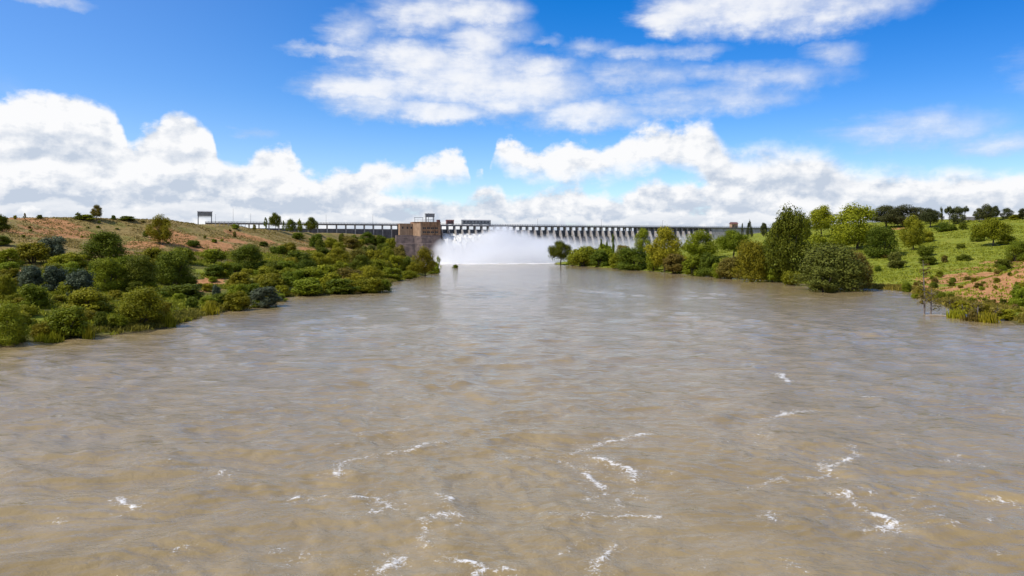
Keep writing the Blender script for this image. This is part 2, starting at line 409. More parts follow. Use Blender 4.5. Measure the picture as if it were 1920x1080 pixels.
g_dry = t.mix(t.m('MULTIPLY', t.sm(na, .48, .66), .7), g_dry, (.165, .165, .036))
g_lush = t.mix(t.sm(nb, .3, .7), (.125, .145, .013), (.260, .285, .030))
g_lush = t.mix(t.m('MULTIPLY', t.sm(na, .5, .68), .6), g_lush, (.31, .285, .045))
g_mid = t.mix(t.sm(nb, .3, .7), (.060, .062, .014), (.150, .135, .034))  # left bank ground, darkened to paint in the shadow between the shrubs
c = t.mix(t.attr('lush').outputs['Fac'], g_mid, g_lush)
c = t.mix(t.attr('dry').outputs['Fac'], c, g_dry)
g_soil = t.mix(t.sm(nb, .3, .72), (.30, .135, .052), (.49, .255, .115))
sf = t.sm(t.m('ADD', t.attr('soil').outputs['Fac'], t.m('MULTIPLY', t.m('SUBTRACT', nb, .5), 2.4)), .45, .85)
c = t.mix(sf, c, g_soil)
zz = t.sep(P)[2]
c = t.mix(t.sm(t.m('ADD', zz, t.m('MULTIPLY', nb, .5)), .25, .75, .85, 0.0), c, (.085, .060, .032))   # wet mud at the water's edge
t.l.new(c, b.inputs['Base Color']); b.inputs['Roughness'].default_value = .95; b.inputs['Specular IOR Level'].default_value = .1
bp = t.out('ShaderNodeBump'); bp.inputs['Strength'].default_value = .9; bp.inputs['Distance'].default_value = .6
t.l.new(t.m('ADD', nb, t.m('MULTIPLY', nc, .5)), bp.inputs['Height']); t.l.new(bp.outputs[0], b.inputs['Normal'])
tag(link('ground', me, m), kind='structure')

# ------------------------------------------------------------------ river
rows_py = np.concatenate([np.arange(483.5, 497, .35), np.arange(497, 560, .8), np.arange(560, 1120, 1.55), np.geomspace(1120, 2400, 40)])
cols_px = np.arange(-420, 2340, 2.7)
YY = (CAMZ * F / (rows_py - HY))[:, None] + 0 * cols_px[None]
XX = (cols_px - CX)[None] / F * YY
flow = fb(XX / 30, YY / 45, 3)
wx = XX + (fb(XX / 18 + 9, YY / 18, 2) - .5) * 9; wy = YY + (fb(XX / 18, YY / 18 + 31, 2) - .5) * 9
Z = np.zeros_like(XX)
r2 = np.random.default_rng(11)
cell = np.maximum(np.gradient(YY, axis=0).__abs__(), 2.7 / F * YY)
for k in range(70):
    lam = 0.9 * (14 / .9) ** r2.random(); ang = r2.normal(0, .75) + math.pi / 2; ph = r2.random() * 6.283
    amp = .0054 * lam ** .75
    fade = sstep((lam / cell - 2.0) / 2.5)
    Z += fade * amp * np.sin((wx * math.cos(ang) + wy * math.sin(ang)) * 6.283 / lam + ph)
Z *= (.45 + 1.0 * flow)
# foam: streaks lying where the eddies turn
strokes = [([(665, 928), (700, 927), (720, 935), (727, 947), (718, 958), (700, 965)], 1.0), ([(545, 933), (552, 930)], 1.0), ([(575, 936), (612, 927)], .6), ([(630, 892), (645, 868), (700, 857), (770, 845), (830, 830)], .75),
           ([(820, 928), (834, 938), (826, 945)], 1.0), ([(788, 978), (803, 972), (850, 970)], .9), ([(800, 980), (803, 996), (812, 1022)], .7), ([(840, 950), (850, 965)], .5), ([(712, 1068), (735, 1056), (755, 1044)], .9),
           ([(843, 1055), (862, 1060), (885, 1062), (952, 1061)], 1.0), ([(900, 1079), (908, 1068), (930, 1062)], .8), ([(1058, 862), (1085, 842), (1130, 828), (1160, 824), (1200, 820), (1222, 815)], .8), ([(1060, 858), (1072, 872)], .7),
           ([(1118, 861), (1150, 868), (1172, 880), (1186, 896)], 1.0), ([(1088, 886), (1110, 900), (1128, 912)], .95), ([(1100, 932), (1140, 922)], .75), ([(1165, 930), (1175, 945), (1150, 950)], .7), ([(1110, 980), (1122, 972)], .8),
           ([(1150, 976), (1180, 970), (1222, 968)], .8), ([(1115, 1078), (1128, 1055), (1142, 1030)], .85), ([(1455, 698), (1470, 708), (1478, 718)], .9), ([(1438, 784), (1475, 776), (1514, 771)], .8), ([(1602, 838), (1590, 858), (1560, 872), (1545, 885), (1530, 895)], .75),
           ([(1568, 920), (1590, 932), (1610, 945), (1645, 968)], .7), ([(1650, 968), (1672, 972), (1685, 980), (1660, 986)], 1.0), ([(1632, 994), (1680, 988)], .8), ([(1865, 932), (1890, 940), (1918, 945)], .85), ([(222, 938), (234, 946), (254, 952)], .9),
           ([(404, 892), (428, 879)], .8), ([(1628, 745), (1658, 745)], .8), ([(535, 1053), (565, 1038)], .7), ([(1300, 1062), (1330, 1040)], .4), ([(980, 715), (1060, 700)], .4), ([(1700, 935), (1735, 928)], .5), ([(670, 820), (690, 808)], .45), ([(640, 840), (700, 830), (760, 800)], .35),
           ([(270, 1070), (345, 1052)], .35), ([(1180, 790), (1230, 790)], .45), ([(1290, 720), (1350, 705)], .4), ([(1660, 830), (1700, 815)], .45), ([(1770, 865), (1800, 850)], .5), ([(1410, 835), (1440, 820)], .45), ([(110, 830), (200, 842)], .25), ([(905, 760), (970, 745)], .3), ([(1050, 1040), (1090, 1020)], .45), ([(1080, 905), (1100, 925), (1150, 960), (1190, 985)], .4), ([(1130, 940), (1180, 960), (1160, 1000)], .4), ([(830, 960), (870, 975), (840, 1000)], .45), ([(1500, 880), (1560, 915)], .4), ([(1340, 830), (1420, 815), (1450, 800)], .4), ([(1240, 900), (1300, 880)], .25), ([(1700, 960), (1760, 950)], .35), ([(740, 760), (810, 745)], .3), ([(420, 800), (500, 790)], .25), ([(1560, 790), (1640, 780)], .3), ([(1320, 750), (1400, 740)], .3), ([(1750, 790), (1830, 770)], .35), ([(960, 870), (1010, 860)], .35), ([(1280, 985), (1340, 1000)], .3)]
foam = np.zeros_like(XX)
r3 = random.Random(5)
for k in range(64):
    px = r3.choice([r3.uniform(480, 1300), r3.uniform(1380, 1900), r3.uniform(100, 1900)]); py = r3.uniform(760, 1065); R_ = r3.uniform(8, 30); a0 = r3.random() * 6.28; da = r3.uniform(1.0, 2.6)
    strokes.append(([(px + R_ * math.cos(a0 + da * q / 4), py + .45 * R_ * math.sin(a0 + da * q / 4)) for q in range(5)], r3.uniform(.3, .62)))
zw = lambda px, py: ((px - CX) / F * (CAMZ * F / (py - HY)), CAMZ * F / (py - HY))
jx = XX + (fb(XX / 2.2, YY / 2.2, 4) - .5) * 1.5; jy = YY + (fb(XX / 2.2 + 50, YY / 2.2, 4) - .5) * 2.0
for pts, amt in strokes:
    W = [zw(*p) for p in pts]
    xs = [p[0] for p in W]; ys = [p[1] for p in W]
    rsel = np.where((YY[:, 0] > min(ys) - 4) & (YY[:, 0] < max(ys) + 4))[0]
    if not len(rsel): continue
    sl = slice(rsel[0], rsel[-1] + 1)
    X_, Y_ = jx[sl], jy[sl]
    dm = np.full(X_.shape, 1e9)
    for (ax, ay), (bx, by) in zip(W[:-1], W[1:]):
        l2 = (bx - ax) ** 2 + (by - ay) ** 2 + 1e-9
        tt = np.clip(((X_ - ax) * (bx - ax) + (Y_ - ay) * (by - ay)) / l2, 0, 1)
        dm = np.minimum(dm, np.hypot(X_ - ax - tt * (bx - ax), Y_ - ay - tt * (by - ay)))
    dist = np.mean(ys); wd = .13 + .0042 * dist
    brk = np.clip(.25 + 1.5 * (fb(X_ / 1.0 + 7, Y_ / 1.3, 3) - .22), 0, 1.15)
    foam[sl] = np.maximum(foam[sl], brk * amt * np.exp(-(dm / wd) ** 2) + .34 * amt * np.exp(-(dm / (wd * 6)) ** 2))
# white water below the dam
dloc = -(YY - 732 - .355 * XX) * .942
churn = sstep((112 - dloc + (fb(XX / 9, YY / 14, 3) - .5) * 60) / 45)
Z += churn * (fb(XX / 4, YY / 6, 3) - .4) * 2.2 * sstep((90 - dloc) / 50)
Z += .05 * foam
nyr, nxc = XX.shape
idx = np.arange(nyr * nxc).reshape(nyr, nxc)
quads = np.stack([idx[:-1, :-1], idx[1:, :-1], idx[1:, 1:], idx[:-1, 1:]], -1).reshape(-1, 4)
me = mesh_np('river_water', np.stack([XX, YY, Z], -1).reshape(-1, 3), quads, {'foam': foam.ravel(), 'churn': churn.ravel()}, True)
m, t, b = new_mat('muddy_river_water')
P = geo(t).outputs['Position']
Pm = t.v('MULTIPLY', P, (.8, 1.1, 1.0))
n_big = t.noise(P, .035, 4, .55); n_sw = t.noise(t.v('MULTIPLY', P, (1, .5, 1)), .16, 5, .6, 1.2)
mud = t.mix(t.sm(n_sw, .3, .7), (.238, .170, .072), (.302, .222, .108))
mud = t.mix(t.m('MULTIPLY', t.sm(n_big, .4, .65), .6), mud, (.260, .196, .102))
fo = t.attr('foam').outputs['Fac']; ch = t.attr('churn').outputs['Fac']
n_f = t.noise(P, 3.6, 5, .72, .8); n_f2 = t.noise(P, .8, 4, .6)
ff = t.sm(t.m('ADD', t.m('MULTIPLY', fo, .95), t.m('MULTIPLY', t.m('SUBTRACT', n_f, .5), 4.2)), .52, 1.4, 0.0, .88)
ff = t.m('MULTIPLY', ff, t.sm(fo, .03, .25))
# stray flecks
fl = t.m('MULTIPLY', t.sm(t.noise(P, 1.5, 5, .75, 1.0), .70, .80), t.sm(n_sw, .55, .7))
ff = t.m('MAXIMUM', ff, t.m('MULTIPLY', fl, .45))
ff = t.m('MAXIMUM', ff, t.sm(t.m('ADD', ch, t.m('MULTIPLY', t.m('SUBTRACT', n_f2, .5), 1.2)), .35, .9))
c = t.mix(ff, mud, (.74, .72, .68))
t.l.new(c, b.inputs['Base Color']); b.inputs['IOR'].default_value = 1.333
t.l.new(t.lin(ff, 0, 1, .09, .7), b.inputs['Roughness'])
h1 = t.noise(Pm, .45, 3, .55, .6); h2 = t.noise(Pm, 1.5, 4, .62, .5); h3 = t.noise(Pm, 5.0, 4, .62)
hm = t.noise(t.v('MULTIPLY', P, (.26, .52, 1)), 1.0, 2, .5, .3)
h0 = t.noise(t.v('MULTIPLY', P, (.11, .26, 1)), 1.0, 3, .55, .4)
hh = t.m('ADD', t.m('MULTIPLY_ADD', h0, 1.3, t.m('MULTIPLY_ADD', hm, 1.0, t.m('MULTIPLY', h1, .5))), t.m('ADD', t.m('MULTIPLY', h2, .40), t.m('MULTIPLY', h3, .10)))
bp = t.out('ShaderNodeBump'); bp.inputs['Distance'].default_value = .33; t.l.new(hh, bp.inputs['Height'])
t.l.new(t.lin(n_big, .35, .65, .55, 1.0), bp.inputs['Strength'])
t.l.new(bp.outputs[0], b.inputs['Normal'])
tag(link('river_water', me, m), kind='structure')

# ------------------------------------------------------------------ the dam
TH = math.atan(.355); CT, ST = math.cos(TH), math.sin(TH)
def s_of(px):     # place along the dam seen at that column
    k = (px - CX) / F
    return k * 732 / (CT - k * ST)
def z_of(px, py, yl=0.0):
    s = s_of(px); return CAMZ + (HY - py) / F * (732 + s * ST + yl * CT)
DZ = 34.2        # deck underside
dam = empty('dam', (0, 732, 0), TH)
tag(dam, 'long grey concrete dam with a row of piers, gates and a deck across the river', 'dam')
sL, sT0, sT1, sG, sE, sEnd = s_of(385), s_of(748), s_of(818), s_of(1195), s_of(1330), s_of(1475)
MB().box(sL, sEnd, -2.4, 3.6, DZ, DZ + 1.1).box(sL, sEnd, -2.9, -2.4, DZ + .35, DZ + 1.35).box(sL, sEnd, 3.6, 4.1, DZ + .35, DZ + 1.35).build('deck', M_deck, dam)
rl = MB()
for y in (-2.65, 3.85):
    for z in (DZ + 1.9, DZ + 2.35): rl.box(sL, sEnd, y - .05, y + .05, z, z + .09)
    for k in np.arange(sL, sEnd, 2.6): rl.box(k - .06, k + .06, y - .06, y + .06, DZ + 1.35, DZ + 2.35)
rl.build('railing', M_steel, dam)
PITCH = 6.75
prof = [(3.0, 24.2), (1.0, 25.2), (-1.0, 25.0), (-4, 23.0), (-8, 18.0), (-14, 9.5), (-20, 3.0), (-25, .2), (-25, -4), (3, -4)]
MB().prism(prof, sT1 + .2, sE, 'x').build('spillway', M_conc, dam)
def pier_mesh(thick, long_):
    mb = MB()
    h = thick / 2; y1 = -9.5 if long_ else -6.0
    top = 31.0
    # rounded downstream nose, raked; drawn as stacked outlines
    nn = 6
    def ring(z):
        f = (top - z) / (top - 12.0); yy = y1 * (.55 + .95 * f)
        r_ = [(h, 3.2), (-h, 3.2)]
        r_ += [(-h * math.cos(a), yy - h * math.sin(a)) for a in [math.pi * k / nn for k in range(nn + 1)]]
        return [(x, y, z) for x, y in r_]
    zs = (12.0, 18.0, 25.0, top); rs = [ring(z) for z in zs]; n = len(rs[0])
    vs = [v for r_ in rs for v in r_]; fs = [tuple(range(n)), tuple(range((len(zs) - 1) * n, len(zs) * n))]
    for i in range(len(zs) - 1):
        for j in range(n): k = (j + 1) % n; fs.append((i * n + j, i * n + k, (i + 1) * n + k, (i + 1) * n + j))
    mb.add(vs, fs)
    mb.box(-h * .8, h * .8, -2.2, -.9, top, DZ).box(-h * .8, h * .8, 1.8, 3.2, top, DZ)
    mb.prism([(-2.2, DZ), (-2.2, DZ - .7), (-.9, DZ - 1.3), (1.8, DZ - 1.3), (3.2, DZ - .7), (3.2, DZ)], -h * .78, h * .78, 'x')
    return mb.mesh('pier')
pm = pier_mesh(1.5, True)
k = 0; s = sT1 + 4.2; bays = []
while s < sE + 1:
    o = link('pier', pm, M_pier, dam); o.location = (s, 0, 0); bays.append(s); s += PITCH
# gates between the piers: raised ones let the river through
open_a, open_b = s_of(826), s_of(925)
gw = PITCH - 1.5
gp = MB()
gp.box(-gw / 2, gw / 2, -1.2, -.8, 0, 6.0)
for q in (.4, 1.9, 3.4, 4.9): gp.box(-gw / 2 + .05, gw / 2 - .05, -1.55, -1.2, q, q + .35)
for q in (-gw / 4, 0, gw / 4): gp.box(q - .12, q + .12, -1.75, -1.55, .1, 5.9)
gmesh = gp.mesh('gate')
for a, b_ in zip(bays[:-1], bays[1:]):
    c_ = (a + b_) / 2
    if c_ > sG: continue
    o = link('gate', gmesh, M_gate, dam); up = open_a < c_ < open_b
    o.location = (c_, 0, 26.9 if up else 25.05); o.scale = (1, 1, .72 if up else .99)
# wall behind the piers at the right end, plain wall on to the abutment
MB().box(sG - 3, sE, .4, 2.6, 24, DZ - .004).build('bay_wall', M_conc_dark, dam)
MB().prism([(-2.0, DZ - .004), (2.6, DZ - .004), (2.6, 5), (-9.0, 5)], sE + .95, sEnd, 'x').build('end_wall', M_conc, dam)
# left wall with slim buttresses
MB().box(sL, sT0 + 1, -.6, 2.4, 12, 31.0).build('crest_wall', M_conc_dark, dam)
bm_ = MB(); bm_.prism([(-.6, 31.05), (-1.6, 31.05), (-3.6, 10), (-.6, 10)], -.55, .55, 'x').box(-.5, .5, -1.9, -1.1, 31.05, DZ).box(-.5, .5, 1.4, 2.2, 31.0, DZ)
btm = bm_.mesh('buttress')
for s in np.arange(sL + 2, sT0 - 2, 8.3):
    o = link('buttress', btm, M_conc, dam); o.location = (float(s), 0, 0)

# tower at the left end of the spillway
def dam_pt(s, y, z): return (s * CT - y * ST, 732 + s * ST + y * CT, z)
ts0, ts1, ts2 = s_of(746), s_of(771), s_of(820)
tower = empty('control_tower', dam_pt(ts0, 0, 14), TH)
tag(tower, 'brown brick control tower with banded windows beside the spillway, on a dark stone base', 'tower')
wA, wB = ts1 - ts0, ts2 - ts0
zA, zB = 35.6 - 14, 37.2 - 14
MB().box(0, wA, -9, 4, 11.5, zA).build('wall', M_brick_l, tower)
bw = MB(); bw.prism([(wA + .02, -9.5), (wA + 5.5, -15.5), (wB - 2.5, -15.5), (wB, -12.5), (wB, 4), (wA + .02, 4)], 11.0, zB, 'z'); bw.build('wall', M_brick, tower)
fc = MB(); fc.prism([(wA - .25, -9.8), (wA + 5.3, -15.8), (wA + 7.2, -15.8), (wA + 7.2, -15.55), (wA + 5.6, -15.55), (wA + .1, -9.5)], 7.5, zB - 1.0, 'z'); fc.build('lit_corner_face', M_brick_l, tower)  # skin over the corner; its lighter tan paints in the sunlit left face
MB().prism([(wA - .3, -10), (wA + 5.3, -16), (wB - 2.2, -16), (wB + .4, -12.8), (wB + .4, 4.4), (wA - .3, 4.4)], zB, zB + .45, 'z').build('roof', M_brick, tower)
MB().box(-.3, wA - .32, -9.3, 4.2, zA, zA + .4).build('roof', M_brick_l, tower)
pp = MB()
for z in (zB + 1.3, zB + 2.4): pp.box(wA + 1, wB - 1, -11.8, -11.68, z, z + .12)
for x in np.linspace(wA + 1, wB - 1, 9): pp.box(x - .07, x + .07, -11.8, -11.66, zB + .45, zB + 2.4)
pp.build('railing', M_steel, tower)
for z0, z1 in ((17.0, 18.6), (13.3, 14.9)):
    for x0 in np.linspace(wA + 7.6, wB - 6.2, 4):
        wn = MB(); wn.box(x0, x0 + 2.9, -15.62, -15.45, z0, z1); o = wn.build('window', M_dark, tower)
        fr = MB(); fr.box(x0 - .15, x0 + 3.05, -15.68, -15.5, z0 - .25, z0 - .01).box(x0 + 1.4, x0 + 1.5, -15.66, -15.63, z0, z1); fr.build('sill', M_brick_l, o)
for x0 in (2.0, 6.4, 10.0):
    wn = MB(); wn.box(x0, x0 + 1.5, -9.1, -8.95, 17.2, 19.2); wn.build('window', M_dark, tower)
MB().box(wB - 3.2, wB - .4, -12.9, -10, zB + .45, zB + 2.6).build('stair_head', M_red, tower)
# stone base falling to the river
base_v = MB()
def lay(z, o_): return [(-3 - o_ * .2, -9.2 - o_), (wA, -10 - o_), (wA + 6, -16 - o_), (wB - 2 + o_ * .1, -16 - o_ * 1.0), (wB + .8, -12 - o_), (wB + .8, 4), (-3, 4)]
zs = [(11.3, 0.0), (9.0, 1.0), (8.8, 2.4), (4.0, 3.6), (3.7, 5.5), (-3, 8), (-15, 11)]
rings = [[(x, y, z) for x, y in lay(z, o_)] for z, o_ in zs]; n = 7
vs = [v for r_ in rings for v in r_]; fs = [tuple(range(n))]
for i in range(len(zs) - 1):
    for j in range(n): kk = (j + 1) % n; fs.append((i * n + j, i * n + kk, (i + 1) * n + kk, (i + 1) * n + j))
base_v.add(vs, fs); base_v.build('stone_base', M_rock, tower)

# raised cabin and mast above the tower roof
def on_tower(x, y, z): return dam_pt(ts0 + x, y, 14 + z)
cab = empty('raised_cabin', on_tower(s_of(803) - ts0, -6, zB + .45), TH)
tag(cab, 'small grey cabin held up on posts above the brown tower roof', 'cabin')
zc = z_of(803, 407, -6) - 14 - zB - .45
MB().box(-4.2, 4.2, -2, 2, zc, zc + 3.0).build('cabin_box', M_grey, cab)
MB().prism([(-2.4, zc + 3.0), (2.4, zc + 3.0), (2.0, zc + 3.45), (-2.0, zc + 3.45)], -4.6, 4.6, 'x').build('roof', M_roof, cab)
for x in (-3.6, 3.6):
    for y in (-1.6, 1.6): MB().box(x - .22, x + .22, y - .22, y + .22, 0, zc).build('post', M_steel, cab)
MB().box(-3.38, 3.38, -1.7, -1.6, zc * .5, zc * .5 + .2).build('brace', M_steel, cab)
mast = empty('mast', on_tower(s_of(797) - ts0, -13.9, zB + .45), TH)
tag(mast, 'thin dark mast rising in front of the raised cabin on the tower roof', 'mast')
MB().tube([(0, 0, 0), (0, 0, 8.2)], [.28, .2], 8).build('pole', M_steel, mast)
MB().box(-.9, .9, -.06, .06, 6.8, 6.98).build('crossbar', M_steel, mast)
fr = empty('roof_frame', on_tower(s_of(781) - ts0, -8, zB + .45), TH)
tag(fr, 'open steel frame standing on the left half of the tower roof', 'frame')
for x in (-3.4, 4.2): MB().box(x - .16, x + .16, -.16, .16, 0, 3.9).build('post', M_steel, fr)
MB().box(-3.9, 4.7, -.2, .2, 3.9, 4.25).build('beam', M_steel, fr)

# machines on the deck
def carriage(name, px0, px1, hgt, mat, roofmat, label, cat):
    a, b_ = s_of(px0), s_of(px1); L = b_ - a
    o = empty(name, dam_pt(a, 0, DZ + 1.1), TH); tag(o, label, cat)
    MB().box(0, L, -2.1, 2.2, -1.6 + 2.6, hgt).build('body', mat, o)
    MB().prism([(-2.4, hgt), (2.5, hgt), (1.7, hgt + .8), (-1.6, hgt + .8)], -.3, L + .3, 'x').build('roof', roofmat, o)
    for x in np.linspace(.6, L - .6, max(2, int(L / 8) + 1)):
        for y in (-1.9, 1.9): MB().box(x - .3, x + .3, y - .2, y + .2, 0, 1.0).build('leg', M_steel, o)
    for x in np.arange(1.2, L - 1.5, 3.4):
        MB().box(x, x + 1.4, -2.16, -2.05, hgt * .55, hgt * .8).build('window', M_dark, o)
    MB().box(.2, L - .2, -2.75, -2.12, 1.0, 1.25).build('walkway', M_steel, o)
    return o
carriage('hoist_carriage', 866, 919, 4.6, M_grey, M_roof, 'long grey hoist carriage with a pale roof standing on the deck over the open gates', 'hoist')
carriage('hoist_house', 837, 850, 4.2, M_red, M_red, 'small red-brown hoist house on the deck between the tower and the long carriage', 'hoist')
gc = empty('gantry_crane', dam_pt(s_of(384), 1.2, 27.0), TH)
tag(gc, 'grey gantry crane, a box on two tall legs at the left end of the dam', 'crane')
zb = z_of(384, 405) - 27.0; hw = 5.4
MB().box(-hw - .4, hw + .4, -1.8, 1.8, zb, zb + 3.6).build('crane_house', M_grey, gc)
MB().prism([(-2.1, zb + 3.6), (2.1, zb + 3.6), (1.2, zb + 4.3), (-1.2, zb + 4.3)], -hw - .8, hw + .8, 'x').build('roof', M_roof, gc)
for x in (-hw, hw):
    lg = MB(); lg.tube([(x, -1.5, 0), (x * .98, -1.2, zb)], .34, 6).tube([(x, 1.5, 0), (x * .98, 1.2, zb)], .34, 6).box(x - .1, x + .1, -1.4, 1.4, zb * .45, zb * .45 + .3); lg.build('leg', M_steel, gc)
MB().box(-hw + .36, hw - .36, -.2, .2, zb - .9, zb - .45).build('cross_beam', M_steel, gc)
for px, hgt in ((404, 7), (437, 12), (470, 8), (612, 8), (700, 8.5), (1010, 7), (1130, 7), (1245, 7)):
    lp = empty('lamp_post', dam_pt(s_of(px), 3.0, DZ + 1.1), TH)
    tag(lp, 'thin lamp post standing on the deck of the dam', 'lamp post', 'lamp posts along the dam deck')
    MB().tube([(0, 0, 0), (0, 0, hgt)], [.13, .08], 6).build('pole', M_steel, lp)
    MB().tube([(0, 0, hgt), (0, -.8, hgt + .25), (0, -1.6, hgt + .25)], .07, 5).box(-.15, .15, -2.2, -1.5, hgt + .15, hgt + .32).build('lamp_head', M_steel, lp)
# small gatehouse at the far right end of the dam
gh = empty('gatehouse', dam_pt(s_of(1377), 1.0, DZ + 1.1), TH)
tag(gh, 'small pale brown gatehouse at the right end of the dam deck', 'gatehouse')
MB().box(-4, 4, -1.8, 2.2, 0, 4.2).build('wall', M_brick_l, gh)
MB().prism([(-2.4, 4.2), (2.8, 4.2), (.2, 6.2)], -4.5, 4.5, 'x').build('roof', M_red, gh)
MB().box(-2.5, -1.1, -1.86, -1.75, 1.4, 2.8).build('window', M_dark, gh); MB().box(1.0, 2.3, -1.86, -1.75, 0, 2.3).build('door', M_dark, gh)

# water shooting out under the raised gates
sa, sb = open_a, open_b
ns, nk = 150, 60
ss = np.linspace(sa - 1, sb + 1, ns); kk = np.linspace(0, 1, nk)
SS, KK = np.meshgrid(ss, kk)
yl = -2 - 34 * KK; zl = 26.6 - 3.0 * KK - 23.0 * KK ** 2
nz = fb(SS / 2.2, KK * 9, 4) - .5; bay = np.abs(((SS - bays[0]) / PITCH) % 1 - .5) * 2
zl = zl + nz * (.7 + 4 * KK) + (1 - bay ** 4) * .9 * (1 - KK); yl = yl - (fb(SS / 3 + 30, KK * 7, 3) - .5) * (2 + 10 * KK)
SSj = SS + (fb(SS / 4, KK * 6 + 70, 3) - .5) * 5 * KK
idx = np.arange(ns * nk).reshape(nk, ns)
quads = np.stack([idx[:-1, :-1], idx[1:, :-1], idx[1:, 1:], idx[:-1, 1:]], -1).reshape(-1, 4)
m, t, b = new_mat('white_water')
n1 = t.noise(t.v('MULTIPLY', objco(t), (1, .25, .25)), .7, 5, .65)
t.l.new(t.mix(t.sm(n1, .3, .7), (.56, .53, .44), (.76, .75, .72)), b.inputs['Base Color']); b.inputs['Roughness'].default_value = .6
b.inputs['Subsurface Weight'].default_value = 0.0
sp = link('spill_water', mesh_np('spill_water', np.stack([SSj, yl, zl], -1).reshape(-1, 3), quads, None, True), m)
sp.location = (0, 732, 0); sp.rotation_euler = (0, 0, TH)
tag(sp, 'white water shooting out under the raised gates of the dam', 'white water', kind='stuff')

# spray hanging below the dam
s0, s1 = s_of(780), s_of(1420)
bx = MB().box(s0, s1, -82, -9.9, -2, 34).mesh('spray_mist')
m = bpy.data.materials.new('spray_mist'); m.use_nodes = True; t = NT(m.node_tree); t.n.clear()
ob = objco(t); ox, oy, oz = t.sep(ob)
sx = t.lin(ox, s0, s1)
fs_ = lambda px: (s_of(px) - s0) / (s1 - s0)
Hc = t.m('MULTIPLY', t.curve(sx, [(0, .02), (fs_(790), .22), (fs_(806), .55), (fs_(825), .68), (fs_(850), .70), (fs_(900), .82), (fs_(928), .98), (fs_(950), .86), (fs_(1000), .72), (fs_(1060), .68), (fs_(1150), .70), (fs_(1300), .75), (1, .6)]), 36.0)
Dc = t.curve(sx, [(0, .0), (fs_(800), .5), (fs_(830), .95), (fs_(900), 1.0), (fs_(980), .95), (fs_(1035), .55), (fs_(1080), .32), (fs_(1200), .28), (fs_(1330), .24), (1, .06)])
n1 = t.noise(ob, .055, 4, .6); n2 = t.noise(ob, .16, 3, .6)
top = t.m('ADD', Hc, t.m('ADD', t.m('MULTIPLY', t.m('SUBTRACT', n1, .5), 22), t.m('MULTIPLY', t.m('SUBTRACT', n2, .5), 9)))
lowr = t.sm(oy, -80, -26, .5, 1.0)
d = t.sm(t.m('SUBTRACT', t.m('MULTIPLY', top, lowr), oz), -1.5, 11)
d = t.m('MULTIPLY', t.m('MULTIPLY', d, Dc), t.sm(oy, -81, -60))
d = t.m('MULTIPLY', d, t.sm(t.m('MULTIPLY_ADD', n2, .5, t.m('MULTIPLY', n1, .7)), .42, .78, .45, 1.0))
vol = t.out('ShaderNodeVolumePrincipled'); vol.inputs['Color'].default_value = (.94, .942, .948, 1); vol.inputs['Anisotropy'].default_value = .1
t.l.new(t.m('MULTIPLY', d, .17), vol.inputs['Density'])
mo = t.out('ShaderNodeOutputMaterial'); t.l.new(vol.outputs[0], mo.inputs['Volume'])
mist = link('spray_mist', bx, m); mist.location = (0, 732, 0); mist.rotation_euler = (0, 0, TH)
tag(mist, 'white cloud of spray hanging below the open gates of the dam', 'spray', kind='stuff')

# ------------------------------------------------------------------ plants: unit-size crowns of leaf clumps, shared by the plants of a kind
def leaf_cloud(seed, centres, radii, n, size, up=.25, elong=1.5, droop=0.0):
    r = np.random.default_rng(seed)
    centres = np.array(centres); radii = np.array(radii)
    pr = radii ** 2 / (radii ** 2).sum()
    ci = r.choice(len(centres), n, p=pr)
    d = r.normal(size=(n, 3)); d[:, 2] += up; d /= np.linalg.norm(d, axis=1)[:, None]
    rad = radii[ci] * (1 - .55 * r.random(n) ** 2.2) * (1 + .18 * r.normal(size=n))
    p = centres[ci] + d * rad[:, None]
    p[:, 2] -= droop * r.random(n) * radii[ci]
    nn = d + r.normal(size=(n, 3)) * .42; nn /= np.linalg.norm(nn, axis=1)[:, None]
    a = np.cross(nn, r.normal(size=(n, 3))); a /= np.linalg.norm(a, axis=1)[:, None]
    bb = np.cross(nn, a)
    s = size * (.6 + .8 * r.random(n))[:, None]
    v = np.stack([p - a * s * elong * .5, p + bb * s * .5, p + a * s * elong * .5, p - bb * s * .5], 1).reshape(-1, 3)
    v[:, 2] = np.maximum(v[:, 2], .004)
    f = np.arange(n * 4).reshape(n, 4)
    return v, f

def crown_dome(seed, n, size, k=26, zlo=.10, zhi=.78, flat=1.0):
    r = random.Random(seed); cs = []; rs = []
    ph = r.random() * 6.28
    for i in range(k):
        th = r.random() * 6.283; u = r.random()
        z = zlo + (zhi - zlo) * u
        t_ = (z - zlo) / (zhi - zlo)
        rr = .37 * math.sqrt(max(.02, 1 - (t_ * .93) ** 2.2)) * (.82 + .25 * math.sin(3 * th + ph) * .5 + .1 * math.sin(5 * th - ph)) * math.sqrt(r.uniform(.35, 1))
        rad = r.uniform(.09, .19)
        cs.append((rr * math.cos(th), rr * math.sin(th), z)); rs.append(rad)
    return leaf_cloud(seed, cs, rs, n, size)

def crown_tree(seed, n, size, k=30, z0=.30, wob=1.0, narrow=1.0):
    r = random.Random(seed); cs = []; rs = []; ph = r.random() * 6.28
    for i in range(k):
        th = r.random() * 6.283; u = r.random()
        z = z0 + .05 + (.88 - z0) * u
        rr = .40 * narrow * math.sin(math.pi * min(1, .16 + .80 * u)) ** .8 * math.sqrt(r.uniform(.15, 1)) * (1 + .28 * wob * math.sin(2 * th + ph))
        cs.append((rr * math.cos(th), rr * math.sin(th), z)); rs.append(r.uniform(.09, .18))
    return leaf_cloud(seed, cs, rs, n, size) + (cs,)

